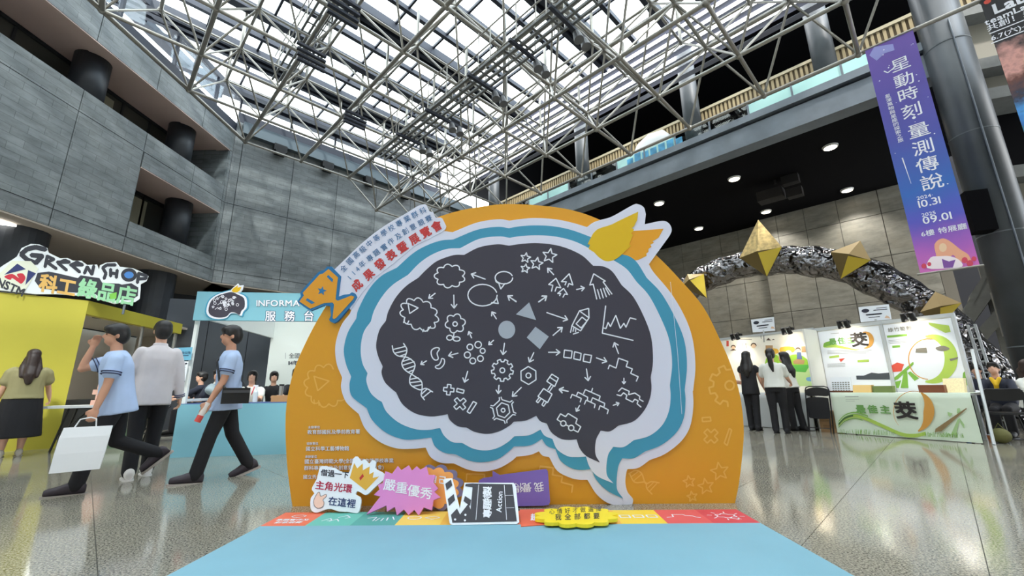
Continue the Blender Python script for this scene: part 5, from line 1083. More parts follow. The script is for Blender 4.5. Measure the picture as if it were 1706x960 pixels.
MB().slab([(x*.19, .025+(z-.4)*.14, z) for x, z in smoothloop([(-1, .32), (-1, .62), (-.8, .68), (.8, .68), (1, .62), (1, .32), (.7, .27), (-.7, .27)], 4)], (0, .022, 0)).build('seat', M_CH, fc, local=True)
for k in range(2):
    b_ = thing('kraft_carton', ('lower', 'upper')[k]+' kraft carton stacked behind the folded chair', 'carton', pb(-.26, .12, .21*k)); 
    MB().obox(pb(-.32, .06, .21*k), tD*.29, nD*.3, ZD*.205).build('carton_body', M_KRAFT, b_)
    MB().obox(pb(-.26, .057, .21*k+.08), tD*.16, -nD*.001, ZD*.06).build('tape_label', mat('carton_mark', (142, 108, 72), .7), b_)
def openchair(loc, rz, label):
    c = thing('folding_chair', label, 'chair', loc, rz)
    m = MB(); m.tube([(-.22, .22, 0), (-.22, -.14, .60), (-.22, -.2, .78), (-.19, -.215, .83), (.19, -.215, .83), (.22, -.2, .78), (.22, -.14, .60), (.22, .22, 0)], .013, 8); m.build('back_frame', M_CHF, c, local=True, smooth=True)
    for s in (-.19, .19): MB().tube([(s, -.24, 0), (s, .16, .44)], .012, 8).build('leg', M_CHF, c, local=True)
    MB().tube([(-.19, -.2, .05), (.19, -.2, .05)], .01, 6).build('stretcher', M_CHF, c, local=True)
    MB().slab([(x*.21, -.17-(z-.7)*.3, z) for x, z in smoothloop([(-1, .66), (-1, .79), (-.9, .82), (.9, .82), (1, .79), (1, .66)], 3)], (0, -.02, 0)).build('backrest', M_CH, c, local=True)
    MB().slab([(x, y, .46) for x, y in smoothloop([(-.2, -.16), (.2, -.16), (.2, .16), (.17, .2), (-.17, .2), (-.2, .16)], 3)], (0, 0, -.03)).build('seat', M_CH, c, local=True)
    return c
openchair((7.98, 7.35, 0), math.radians(-35), 'open black folding chair with its back to the hall beside the booth stay')
# --- bits on the floor by the booth stay
q = ground(1617, 737); q.z = 0
bo = thing('blue_bottle', 'blue drink bottle standing on the floor by the printed cloth', 'bottle', q)
MB().cyl(q, q+ZD*.15, .05, n=14).cyl(q+ZD*.15, q+ZD*.19, .05, .02, 14).build('bottle_body', mat('bottle_blue', (60, 110, 190), .3), bo); MB().cyl(q+ZD*.19, q+ZD*.22, .022, n=12).build('cap', M_CHALK, bo)
q = ground(1652, 736); q.z = 0
cp_ = thing('paper_cup', 'orange and white paper cup on the floor by the booth stay', 'cup', q)
MB().cyl(q, q+ZD*.10, .03, .042, 14).build('cup_body', mat('cup_orange', (206, 122, 74), .6), cp_); MB().cyl(q+ZD*.10, q+ZD*.106, .046, n=14).build('rim', M_CHALK, cp_)
q = pb(2.12, .35); 
sk_ = thing('olive_sack', 'olive cloth bag on the floor beneath the seated visitors', 'bag', q)
MB().ell(q+ZD*.115, .13, .11, .115).build('sack_body', mat('olive', (104, 102, 58), .8), sk_, smooth=True); MB().tube([q+ZD*.2-tD*.06, q+ZD*.3, q+ZD*.2+tD*.06], .008, 6).build('handle', mat('olive', (104, 102, 58)), sk_)
# --- ladder-like aluminium frame behind
ld = thing('aluminium_ladder', 'aluminium ladder leaning behind the green poster booth', 'ladder', pb(2.4, 3.3))
lp = [bplane(3.3)(x, y) for x, y in ((1612, 542), (1624, 540), (1640, 590), (1628, 592))]
top0, top1, bot1, bot0 = lp; e0 = (bot0-top0).normalized(); 
k_ = (-top0.z)/e0.z
for s0, s1 in ((top0, bot0), (top1, bot1)):
    e = (s1-s0).normalized(); MB().cyl(s0, s0+e*((-s0.z)/e.z), .025, n=8).build('rail', M_ALU, ld)
for k in range(9):
    f_ = k/9+.03; e = (bot0-top0).normalized(); e2 = (bot1-top1).normalized(); h = -top0.z/e.z; h2 = -top1.z/e2.z
    MB().cyl(top0+e*h*f_, top1+e2*h2*f_, .015, n=6).build('rung', M_ALU, ld)
# ================================================================ foil arch with gold pyramids
SA = 14.
def ap(w, z, s=0.): return UD*(SA+s)+WD*w+ZD*z
arch = thing('foil_arch', 'crinkled silver foil arch spanning behind the booths', 'arch', ap(3.3, 0))
def _foil(nt, b, pos):
    n = nois(nt, pos, 3.2, 2, .5); bp = nt.nodes.new('ShaderNodeBump'); bp.inputs['Strength'].default_value = 1; bp.inputs['Distance'].default_value = .35
    nt.links.new(n, bp.inputs['Height']); nt.links.new(bp.outputs[0], b.inputs['Normal']); b.inputs['Metallic'].default_value = .95; b.inputs['Roughness'].default_value = .16; b.inputs['Base Color'].default_value = (.20, .195, .20, 1)
M_FOIL = posmat('silver_foil', _foil)
cpts = [(7.75, .02), (7.5, 1.3), (6.95, 2.6), (6.2, 3.65), (5.35, 4.25), (4.3, 4.56), (3.2, 4.6), (2.3, 4.42), (1.3, 4.0), (.4, 3.22), (-.2, 2.4), (-.65, 1.3), (-.9, .02)]
sp_ = spline([cpts], 5, False); random.seed(11)
MB().tube([ap(w, z) for w, z in sp_], [.42+.025*math.sin(i*2.1)+.02*math.sin(i*5.3) for i in range(len(sp_))], 24).build('tube', M_FOIL, arch, smooth=True)
M_GOLD = mat('gold_card', (186, 160, 112), .5, .1); M_GOLD2 = mat('gold_leaf_pattern', (192, 166, 108), .4, .2, noise=.35, nscale=9)
def pyramid(top, left, right, bottom, label, m=M_GOLD):
    P = [onplane(*p, UD, SA-.5) for p in (top, left, right, bottom)]; c = (P[1]+P[2])/2
    f, k = c-UD*.25, c+UD*1.0
    tp, l, r, b = P
    MB().add([tp, l, f, r, k], [(0, 1, 2), (0, 2, 3), (0, 3, 4), (0, 4, 1), (1, 4, 3, 2)])
    t = MB().add([tp, l, f, r, k], [(0, 1, 2), (0, 2, 3), (0, 3, 4), (0, 4, 1), (1, 4, 3, 2)]).build('gold_pyramid', m, arch, label=label)
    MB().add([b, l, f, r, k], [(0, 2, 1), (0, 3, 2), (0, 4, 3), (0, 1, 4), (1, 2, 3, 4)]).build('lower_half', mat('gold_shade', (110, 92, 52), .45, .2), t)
    MB().add([b-UD*.03, f-UD*.03+(b-f)*.08, r-UD*.04], [(0, 1, 2)]).build('yellow_leaf', mat('leaf_yellow', (206, 180, 52), .45), t)
pyramid((1263, 366), (1232, 430), (1303, 412), (1278, 461), 'tall gold pyramid star with leaf pattern at the crown of the foil arch', M_GOLD2)
pyramid((1433, 401), (1384, 420), (1451, 434), (1401, 465), 'gold pyramid star beside the purple banner on the foil arch')
pyramid((1558, 486), (1533, 520), (1602, 505), (1566, 545), 'gold pyramid star low on the foil arch above the green poster booth')
pyramid((1145, 457), (1135, 478), (1173, 457), (1178, 497), 'gold pyramid star on the foil arch beside the orange backdrop')
# ================================================================ hanging banners
SB = 11.3
def sbm(off=0.): return lambda x, y: UD*(SB-off)+WD*(-x)+ZD*(-y)
def sbp(px, py): P = onplane(px, py, UD, SB); return (-P.dot(WD), -P.z)
def gradz(name, stops, z0, z1, extra=None):
    def f(nt, b, pos):
        s = nt.nodes.new('ShaderNodeSeparateXYZ'); nt.links.new(pos, s.inputs[0]); r = nt.nodes.new('ShaderNodeMapRange'); r.inputs['From Min'].default_value = z0; r.inputs['From Max'].default_value = z1
        nt.links.new(s.outputs[2], r.inputs['Value']); v = r.outputs[0]
        if extra:
            ad = nt.nodes.new('ShaderNodeMath'); ad.operation = 'MULTIPLY_ADD'; nt.links.new(nois(nt, pos, extra[0], 4), ad.inputs[0]); ad.inputs[1].default_value = extra[1]; nt.links.new(v, ad.inputs[2])
            sb = nt.nodes.new('ShaderNodeMath'); sb.operation = 'SUBTRACT'; nt.links.new(ad.outputs[0], sb.inputs[0]); sb.inputs[1].default_value = extra[1]/2; v = sb.outputs[0]
        nt.links.new(ramp(nt, v, stops), b.inputs['Base Color']); b.inputs['Roughness'].default_value = .5
    return posmat(name, f)
pbn = thing('purple_banner', 'tall purple and blue banner with white vertical title hanging from the frame', 'banner', UD*SB+WD*-.5+ZD*3.1)
(xl, _), (xr, _) = sbp(1532.8, 453.4), sbp(1631.2, 438); zt, zb = 8.28, 3.05
MB().obox(sbm()(xl, -zb), -WD*(xr-xl), UD*.012, ZD*(zt-zb)).build('cloth', gradz('banner_purple', [(0, (214, 110, 190)), (.08, (176, 96, 190)), (.2, (84, 84, 190)), (.32, (40, 100, 184)), (.55, (72, 76, 168)), (1, (110, 80, 170))], zb, zt, (1.2, .12)), pbn)
for x_ in (xl+.05, xr-.05): MB().cyl(sbm()(x_, -zt), uw(11.45, -x_, 8.302), .008, n=6).build('cord', M_STEEL, pbn)
for z in (zb-.02, zt): MB().cyl(sbm()(xl-.05, -z), sbm()(xr+.05, -z), .022, n=8).build('bar', M_STEEL, pbn)
BQ = (1430, 40, 2.286)
def bch(name, s, pts, size, b=0.):
    for c, p in zip(s, pts): q = sbp(*T(*BQ, [p])[0]); Art(sbm(.004)).ch(c, q[0], q[1], size, 0, b).build(name, M_CHALK, pbn)
bch('title_character', '星動時刻', [(160, 153), (174, 212), (188, 268), (203, 330)], .33, .004); bch('title_character', '量測傳說', [(230, 405), (247, 470), (262, 535), (280, 602)], .34, .004)
bch('subtitle_character', '星渾萬物與星座的探索之旅', [(112+4.4*k, 275+15.3*k) for k in range(12)], .095, .006)
for s_, p_, sz in (('2024', (222, 665), .10), ('10.31', (226, 688), .21), ('2025', (240, 729), .10), ('09.01', (243, 750), .21), ('6樓 特展廳', (238, 802), .13)): q = sbp(*T(*BQ, [p_])[0]); Art(sbm(.004)).text(s_, q[0], q[1], sz, 0, .008).build('banner_line', M_CHALK, pbn)
a = Art(sbm(.004)); q = sbp(*T(*BQ, [(212, 357)])[0]); a.poly(circ(q, .03, 8)); random.seed(2)
for k in range(26): a.poly(circ((random.uniform(xl+.05, xr-.05), -random.uniform(zb+.4, zt-.1)), random.uniform(.006, .014), 6))
a.build('star_dots', M_CHALK, pbn, kind='stuff')
a = Art(sbm(.004)); q = sbp(*T(*BQ, [(180, 560)])[0]); a.poly([(q[0]-.01, q[1]-.3), (q[0]+.01, q[1]-.3), (q[0]+.035, q[1]+.3), (q[0]+.03, q[1]+.3)]); a.build('light_streak', M_CHALK, pbn)
Art(sbm(.004)).stroke([sbp(*p) for p in T(*BQ, [(98, 180), (112, 186), (135, 168)])], .02).build('title_tail', M_CHALK, pbn)
Art(sbm(.004)).poly([sbp(*p) for p in T(*BQ, [(42, 120), (60, 88), (132, 76), (138, 100), (100, 112), (70, 140)])]).build('crystal_print', mat('print_ice', (150, 150, 214), .5), pbn)
def bpoly(name, m, pts, off):
    for q in pts: Art(sbm(off)).poly([sbp(*p) for p in T(*BQ, q)]).build(name, m, pbn)
bpoly('hair_print', mat('print_amber', (240, 172, 140), .6), [smoothloop([(296, 880), (290, 840), (315, 818), (345, 825), (390, 860), (420, 880), (430, 915), (380, 900), (360, 880), (330, 905), (300, 905)], 3)], .005)
bpoly('dress_print', mat('print_pale', (246, 230, 236), .6), [smoothloop([(262, 930), (275, 890), (310, 885), (350, 885), (385, 900), (395, 925), (330, 932)], 3)], .006)
bpoly('face_print', mat('print_skin', (242, 206, 170)), [circ((322, 852), 15, 12, 17)], .007)
bpoly('bodice_print', mat('print_violet', (130, 80, 160), .6), [[(318, 895), (345, 905), (370, 898), (360, 928), (325, 930)]], .007)
bpoly('flower_print', mat('print_rose', (214, 70, 96), .6), [circ((405, 900), 12, 8), circ((425, 912), 13, 8), circ((440, 895), 10, 8), circ((250, 922), 10, 8), circ((270, 915), 8, 8)], .0065)
dbn = thing('dark_banner', 'black banner with a colourful picture hanging beside the great column', 'banner', UD*SB+WD*-2.5+ZD*4.5)
x0_, x1_ = -sbp(1632, 0)[0]*-1, 0; x0_ = sbp(1632, 0)[0]; x1_ = x0_+1.6
for x_ in (x0_+.3, x1_-.1): MB().cyl(sbm()(x_, -8.26), uw(11.45, -x_, 8.302), .008, n=6).build('cord', M_STEEL, dbn)
MB().obox(sbm()(x0_, -4.6), -WD*(x1_-x0_), UD*.012, ZD*3.66).build('cloth', mat('banner_black', (34, 32, 36), .6), dbn)
def zof(px, py): return onplane(px, py, UD, SB).z
zc = zof(1655, 75)
MB().obox(sbm(.004)(x0_, -4.6), -WD*(x1_-x0_), UD*.003, ZD*(zc-4.6)).build('picture', gradz('banner_picture', [(0, (52, 110, 50)), (.22, (90, 160, 80)), (.3, (40, 110, 190)), (.45, (70, 150, 220)), (.58, (40, 40, 60)), (.7, (110, 62, 50)), (.82, (220, 160, 150)), (1, (50, 40, 44))], 4.6, zc, (3.0, .55)), dbn)
for z in (4.58, 8.26): MB().cyl(sbm()(x0_-.05, -z), sbm()(x1_+.05, -z), .022, n=8).build('bar', M_STEEL, dbn)
for s, px, py, sz, b in (('Lab', 1650, 18, .30, .03), ('teamLab', 1637, 40, .17, .02), ('共創！未來', 1641, 50, .15, .012), ('6.7(六)-10.', 1648, 66, .13, .01)): q = sbp(px, py); Art(sbm(.006)).text(s, q[0]+.02, q[1], sz, 0, b).build('banner_line', M_CHALK, dbn)
for py in (58, 74): q = sbp(1645+(py-58)*.2, py); Art(sbm(.006)).stroke([(q[0]+.03, q[1]), (q[0]+1.2, q[1])], .02).build('small_line', M_CHALK, dbn)
a = Art(sbm(.006)); q = sbp(1645, 3); [a.poly(circ((q[0]+.12*k, q[1]), .05, 8)) for k in (0, 2, 4)]; a.build('coloured_marks', mat('print_red', (220, 84, 66)), dbn)
# ================================================================ people
def remeshed(mb, vox, it=4):
    me = bpy.data.meshes.new('tmp'); me.from_pydata(mb.v, [], mb.f); o = bpy.data.objects.new('tmp', me); _gs.collection.objects.link(o)
    r = o.modifiers.new('r', 'REMESH'); r.mode = 'VOXEL'; r.voxel_size = vox; r.use_smooth_shade = True
    s = o.modifiers.new('s', 'SMOOTH'); s.factor = .5; s.iterations = it
    _gs.view_layers[0].update(); dg = _gs.view_layers[0].depsgraph
    out = bpy.data.meshes.new_from_object(o.evaluated_get(dg)); bpy.data.objects.remove(o); bpy.data.meshes.remove(me)
    return out
def part(name, me, m, parent, label=None):
    me.name = name; me.materials.clear(); me.materials.append(m); me.polygons.foreach_set('use_smooth', [True]*len(me.polygons))
    o = bpy.data.objects.new(name, me); COL.objects.link(o); o.parent = parent
    if label: o['label'] = label
    return o
def limb(mb, pts, rs, n=12, sub=3):
    P, R = [], []
    for i in range(len(pts)-1):
        for k in range(sub): t = k/sub; P.append(V(pts[i]).lerp(V(pts[i+1]), t)); R.append(rs[i]*(1-t)+rs[i+1]*t)
    P.append(V(pts[-1])); R.append(rs[-1]); mb.tube(P, R, n)
    for p, r in ((pts[0], rs[0]), (pts[-1], rs[-1])): mb.ell(p, r*.98, nu=10, nv=8)
    for p, r in zip(pts[1:-1], rs[1:-1]): mb.ell(p, r, nu=10, nv=8)
def oval(c, rx, ry, ax, ay, n=16): return [c+ax*(rx*math.cos(2*PI*i/n))+ay*(ry*math.sin(2*PI*i/n)) for i in range(n)]
SKIN = mat('skin', (226, 176, 150), .55); SKIN2 = mat('skin_tan', (206, 152, 124), .55); HAIR = mat('hair_black', (30, 26, 26), .45, noise=.3, nscale=40)
EYE_M = mat('eye_dark', (36, 28, 26), .4); LIP = mat('lip', (186, 112, 104), .5)
def person(label, loc, rz, H=1.68, lean=0., legs=((0, 0), (0, 0)), arms=((5, 8, 10), (5, 8, 10)), head=(0, 0), top=None, sleeve=.5, bottom=None, bot='trousers', shoe=None, sole=None, hair='short', fat=1., sit=None, vox=.012, skin=SKIN, collar=None, trim=None, group=None, toe=((0,), (0,)), hem=.47, hairm=None, twist=0.):
    k = H/1.70; p = thing('person', label, 'person', (loc[0], loc[1], 0), math.radians(rz), group)
    hipz = (sit if sit else .90*k); J = {}
    X, Yv, Z = V((1, 0, 0)), V((0, 1, 0)), V((0, 0, 1))
    rad = math.radians; Lr = rad(lean); sd = V((0, math.sin(Lr), math.cos(Lr)))
    pel = V((0, 0, hipz)); ty = V((0, math.cos(Lr), -math.sin(Lr)))
    tx = Matrix.Rotation(rad(twist), 3, 'Z') @ X; sty = Matrix.Rotation(rad(twist), 3, 'Z') @ ty
    waist, chest, neck = pel+sd*.17*k, pel+sd*.36*k, pel+sd*.52*k
    # legs
    lj = []; low = 9
    for s, (a, b) in zip((-1, 1), legs):
        hip = pel+X*(s*.088*k*min(fat, 1.15))-Z*.02
        d1 = V((0, math.sin(rad(a)), -math.cos(rad(a)))); d2 = V((0, math.sin(rad(a-b)), -math.cos(rad(a-b))))
        kn = hip+d1*.43*k; an = kn+d2*.41*k; lj.append([hip, kn, an, d2]); low = min(low, an.z-.075*k if (a-b) > -25 else an.z-.11)
    dz = -low if not sit else 0
    for q in lj:
        for i in range(3): q[i] = q[i]+Z*dz
    pel, waist, chest, neck = [v+Z*dz for v in (pel, waist, chest, neck)]
    # head frame
    hy, hp = rad(head[0]), rad(head[1])
    HM = Matrix.Rotation(hy, 3, 'Z') @ Matrix.Rotation(-hp-Lr*.3, 3, 'X')
    hc = neck+sd*.06*k+HM@V((0, .02, .115))*k
    body = MB()
    T_ = [(pel-sd*.10*k, .145, .10), (pel, .155, .105), (waist, .128, .092), (chest, .148, .105), (neck-sd*.05*k, .135, .08), (neck, .06, .055)]
    body.loft([oval(c, rx*k*fat*.94, ry*k*fat*.92, X.lerp(tx, i/5), ty) for i, (c, rx, ry) in enumerate(T_)])
    limb(body, [neck-sd*.05*k, hc-HM@V((0, .01, .05))*k], [.056*k, .052*k])
    body.ell(hc+HM@V((0, -.008, .022))*k, .074*k, .093*k, .098*k, HM); body.ell(hc+HM@V((0, .022, -.045))*k, .058*k, .066*k, .075*k, HM)
    body.ell(hc+HM@V((0, .093, -.012))*k, .013*k, .018*k, .024*k, HM, 8, 6); body.ell(hc+HM@V((0, .072, -.068))*k, .026*k, .018*k, .02*k, HM, 8, 6)
    for s in (-1, 1): body.ell(hc+HM@V((s*.076, -.008, -.008))*k, .012*k, .022*k, .032*k, HM, 8, 6)
    aj = []
    for s, (pi, ab, el) in zip((-1, 1), arms):
        sh = neck-sd*.075*k+tx*(s*.175*k*(1+.5*(fat-1)))
        M1 = Matrix.Rotation(rad(pi), 3, 'X') @ Matrix.Rotation(rad(-s*ab), 3, 'Y')
        d1 = M1@V((0, 0, -1)); d2 = M1@Matrix.Rotation(rad(el), 3, 'X')@V((0, 0, -1))
        lx = M1@V((1, 0, 0))
        eb = sh+d1*.29*k; wr = eb+d2*.245*k; aj.append((sh, eb, wr, d2, lx, s))
        limb(body, [sh, sh.lerp(eb, .5), eb, eb.lerp(wr, .35), wr], [.040*k*fat, .045*k*fat, .038*k, .039*k, .027*k])
        # hand: palm, four curled fingers, thumb
        fn = lx.cross(d2).normalized()*(-1)           # palm normal (forward of the arm)
        pc = wr+d2*.045*k; wdt = d2.cross(lx).normalized()
        Mh = Matrix((lx, wdt, d2)).transposed()
        body.ell(pc, .018*k, .040*k, .052*k, Mh, 12, 8)
        pn = -lx*s                                     # palms face the thighs
        for f in range(4):
            b0 = wr+d2*.085*k+wdt*((f-1.5)*.020*k); ln = (.036, .042, .040, .032)[f]*k
            b1 = b0+(d2*.85+pn*.5).normalized()*ln; b2 = b1+(d2*.25+pn).normalized()*ln*.85
            limb(body, [b0-d2*.02, b0, b1, b2], [.0105, .0105, .0095, .0085], 8, 2)
        fwd = -1 if wdt.y < 0 else 1
        th0 = wr+d2*.025*k+wdt*fwd*.026*k; th1 = th0+(d2*.6+wdt*fwd*.8).normalized()*.034*k; th2 = th1+(d2+pn*.4).normalized()*.026*k
        limb(body, [th0, th1, th2], [.013, .0115, .0095], 8, 2)
    for hip, kn, an, d2 in lj: limb(body, [hip, hip.lerp(kn, .5), kn, kn.lerp(an, .35), an], [.082*k*fat, .07*k*fat, .05*k, .05*k*fat, .034*k])
    part('body', remeshed(body, vox, 3), skin, p)
    # face
    for s in (-1, 1):
        MB().ell(hc+HM@V((s*.029, .0775, .010))*k, .0105*k, .007*k, .0065*k, HM, 8, 5).build('eye', EYE_M, p, local=True)
        MB().ell(hc+HM@V((s*.031, .0775, .034))*k, .017*k, .008*k, .0035*k, HM, 8, 5).build('eyebrow', HAIR, p, local=True)
    MB().ell(hc+HM@V((0, .081, -.053))*k, .020*k, .007*k, .005*k, HM, 8, 5).build('mouth', LIP, p, local=True)
    # hair
    hb = MB(); hm = hairm or HAIR
    hb.ell(hc+HM@V((0, -.012, .056))*k, .089*k, .108*k, .086*k, HM); hb.ell(hc+HM@V((0, -.046, .004))*k, .088*k, .082*k, .108*k, HM)
    hb.ell(hc+HM@V((0, .052, .076))*k, .074*k, .058*k, .040*k, HM)
    for s in (-1, 1): hb.ell(hc+HM@V((s*.070, .012, .035))*k, .020*k, .045*k, .045*k, HM)
    if hair == 'short': hb.ell(hc+HM@V((.02, .05, .085))*k, .05*k, .05*k, .04*k, HM)
    if hair in ('long', 'pony', 'bun'):
        for s in (-1, 1): hb.ell(hc+HM@V((s*.066, .0, .0))*k, .022*k, .05*k, .075*k, HM)
    if hair == 'long':
        limb(hb, [hc+HM@V((0, -.07, .0))*k, neck+V((0, -.085, -.02))*k, chest+V((0, -.135*fat, .02))*k, chest+V((.01, -.14*fat, -.10))*k], [.075*k, .082*k, .075*k, .045*k])
        for s in (-1, 1): limb(hb, [hc+HM@V((s*.06, -.02, -.02))*k, neck+V((s*.09, -.07, -.02))*k, chest+V((s*.08, -.12*fat, .0))*k], [.04*k, .05*k, .035*k])
    if hair == 'pony': limb(hb, [hc+HM@V((0, -.105, .02))*k, hc+HM@V((0, -.15, -.03))*k, neck+V((.0, -.15, -.06))*k, chest+V((.02, -.145, -.03))*k], [.035*k, .05*k, .052*k, .02*k])
    if hair == 'bun': hb.ell(hc+HM@V((.03, -.13, .035))*k, .045*k)
    part('hair', remeshed(hb, .011, 3), hm, p)
    # shirt
    if top:
        sb_ = MB(); hz = pel+(waist-pel)*(-.95 if hem < .5 else -.1); g = .018
        ST = [(hz+Yv*.02, .19, .178), (pel+(waist-pel)*.3, .176, .136), (waist, .162, .128), (chest, .170, .128), (neck-sd*.065*k, .165, .104), (neck-sd*.02*k, .10, .082), (neck+sd*.005, .068, .064)]
        sb_.loft([oval(c, rx*k*fat+g*.3, ry*k*fat+g*.3, X.lerp(tx, min(1, i/5)), ty) for i, (c, rx, ry) in enumerate(ST)])
        for (shd, eb, wr, d2, lx, s) in aj:
            if sleeve <= 1: limb(sb_, [shd-tx*(s*.025), shd.lerp(eb, .12), shd.lerp(eb, .5*sleeve*1.3), shd.lerp(eb, sleeve*.95)], [.062*k*fat, .065*k*fat, .066*k*fat, .070*k*fat])
            else: limb(sb_, [shd-tx*(s*.022), shd.lerp(eb, .45), eb, eb.lerp(wr, .5), eb.lerp(wr, .92)], [.064*k*fat, .064*k*fat, .058*k, .052*k, .046*k])
        so_ = part('shirt', remeshed(sb_, .013, 4), top, p)
        if trim:
            for (shd, eb, wr, d2, lx, s) in aj:
                a_, b_ = (shd, eb) if sleeve <= 1 else (eb, wr); f_ = sleeve*.95 if sleeve <= 1 else .9; dd = (b_-a_).normalized(); c_ = a_.lerp(b_, f_); rr = (.070*k*fat if sleeve <= 1 else .047*k)+.006
                for o_ in (.012, -.012): MB().cyl(c_+dd*(o_+.004), c_+dd*(o_-.003), rr+.003, n=20).build('sleeve_stripe', trim, so_, local=True)
        if collar:
            cb_ = MB(); cb_.loft([oval(neck-sd*.03*k+Yv*.005, .085*k, .075*k, X, ty), oval(neck+sd*.035*k, .066*k, .062*k, X, ty)]); part('collar', remeshed(cb_, .009, 2), collar, so_)
    # lower wear
    if bottom:
        tb2 = MB()
        if bot == 'skirt':
            tb2.loft([oval(waist-sd*.03, .15*k*fat, .115*k*fat, X, Yv), oval(pel, .185*k*fat, .14*k*fat, X, Yv), oval(V((0, 0, .55*k)), .225*k*fat, .18*k*fat, X, Yv), oval(V((0, 0, .30*k)), .25*k*fat, .20*k*fat, X, Yv)])
        else:
            tb2.loft([oval(waist-sd*.02, .145*k*fat, .108*k*fat, X, ty), oval(pel, .168*k*fat, .122*k*fat, X, ty), oval(pel-sd*.11*k, .15*k*fat, .11*k*fat, X, ty)])
            for hip, kn, an, d2 in lj:
                limb(tb2, [hip, hip.lerp(kn, .5), kn, kn.lerp(an, .5), an+d2*.0], [.098*k*fat, .088*k*fat, .074*k, .07*k, .068*k])
        part('skirt' if bot == 'skirt' else 'trousers', remeshed(tb2, .014, 4), bottom, p)
    # shoes
    if shoe:
        for i, (hip, kn, an, d2) in enumerate(lj):
            tp = rad(toe[i][0]); fd = V((0, math.cos(tp), math.sin(tp))); fu = V((0, -math.sin(tp), math.cos(tp)))
            c = an+d2*.02
            base = c-fu*(.045*k)
            sh_ = MB(); sh_.loft([oval(base+fd*y*k+fu*h*k/2, w*k, h*k/2+.008, X, fu, 12) for y, w, h in ((-.085, .034, .06), (-.06, .046, .10), (.0, .048, .115), (.06, .050, .095), (.12, .052, .07), (.18, .046, .056), (.215, .026, .042))])
            so2 = part('shoe', remeshed(sh_, .009, 2), shoe, p)
            MB().slab([base-fu*.004+fd*y*k+X*x*k for x, y in smoothloop([(-.036, -.095), (.036, -.095), (.05, .0), (.056, .12), (.028, .22), (-.028, .22), (-.056, .12), (-.05, 0)], 3)], -fu*.024*k).build('sole', sole or shoe, so2, local=True)
    return p, dict(aj=aj, lj=lj, hc=hc, neck=neck, chest=chest, pel=pel, waist=waist)
def wpt(p, v): return basis(p) @ V(v)
NAVY = mat('navy_trim', (44, 52, 92), .7); BLUESH = mat('sky_shirt', (182, 202, 236), .8, noise=.05, nscale=6); WHITESH = mat('white_jacket', (218, 210, 212), .8, noise=.05, nscale=6); BLKP = mat('black_trousers', (24, 23, 28), .8)
SHOE_D = mat('shoe_dark', (58, 50, 58), .6); SOLE_G = mat('sole_grey', (168, 158, 152), .6); SHOE_W = mat('shoe_white', (232, 228, 226), .6); TEEW = mat('tee_white', (226, 226, 220), .8); BLKT = mat('black_top', (28, 27, 32), .8); NAVYT = mat('navy_top', (40, 44, 60), .8)
# students walking past on the left
p, J = person('person in light blue sailor shirt striding with hand at face and white bag', (-4.27, 4.47), 133, 1.64, 9, ((15, 6), (-8, 58)), ((5, 8, 6), (66, -6, 125)), (8, 0), BLUESH, .62, BLKP, 'trousers', SHOE_D, SOLE_G, 'short', 1.10, None, .0085, SKIN2, None, NAVY, toe=((2,), (-42,)))
hw = J['aj'][0][2]+J['aj'][0][3]*.10
bg_ = thing('tote_bag', 'white paper carrier bag held by the striding person', 'bag', wpt(p, hw-ZD*.45))
C = wpt(p, hw); fx = basis(p).to_3x3()@V((0, 1, 0)); sx_ = basis(p).to_3x3()@V((1, 0, 0)); C = C-sx_*.07
bgm = MB(); bgm.loft([[C+fx*(w*x)+sx_*(d*y)-ZD*z+fx*sh_ for x, y in ((-1, -1), (1, -1), (1.02, 0), (1, 1), (-1, 1), (-1.02, 0))] for z, w, d, sh_ in ((.07, .165, .012, .0), (.16, .17, .035, .01), (.30, .17, .05, .02), (.46, .165, .055, .03))]); bgm.build('bag_body', mat('bag_white', (238, 238, 240), .6), bg_)
MB().tube([C+fx*(-.07+.02)-ZD*.08, C+fx*(-.05+.01)+ZD*.0, C+fx*.0+ZD*.015+sx_*.07*0, C+fx*(.06+.01)-ZD*.0, C+fx*(.08+.02)-ZD*.08], .006, 6).build('handle', mat('bag_white', (238, 238, 240)), bg_)
person('person in white long sleeved jacket seen from behind between two sailor shirts', (-4.42, 5.06), 48, 1.76, 2, ((-6, 6), (8, 4)), ((4, 9, 12), (0, 10, 8)), (6, 0), WHITESH, 2., BLKP, 'trousers', SHOE_W, SHOE_W, 'short', 1.0, None, .0085, SKIN, WHITESH, NAVY, toe=((0,), (0,)))
p, J = person('person in light blue sailor shirt walking with black crossbody bag and drink bottle', (-3.40, 4.92), 128, 1.68, 3, ((16, 5), (-14, 16)), ((10, 5, 14), (-6, 6, 12)), (4, 0), BLUESH, .62, BLKP, 'trousers', SHOE_D, SOLE_G, 'short', .98, None, .0085, SKIN2, None, NAVY, toe=((4,), (-20,)))
cbx = thing('crossbody_bag', 'black crossbody bag worn on the hip of the walking person', 'bag', wpt(p, J['pel']))
b0 = J['pel']+V((-.262, -.06, .0)); m = MB(); m.loft([[wpt(p, b0+V((x*.035, y*.13, z*.085))) for x, y in ((-1, -1), (1, -1), (1, 1), (-1, 1))] for z in (-1, -.9, .9, 1)]); m.build('bag_body', M_SPK, cbx)
m = MB(); m.obox(wpt(p, b0+V((-.04, -.125, .03))), wpt(p, V((0, .25, 0)))-wpt(p, V((0, 0, 0))), wpt(p, V((-.004, 0, 0)))-wpt(p, V((0, 0, 0))), ZD*.03); m.build('flap_seam', mat('bag_trim', (70, 70, 74), .5), cbx)
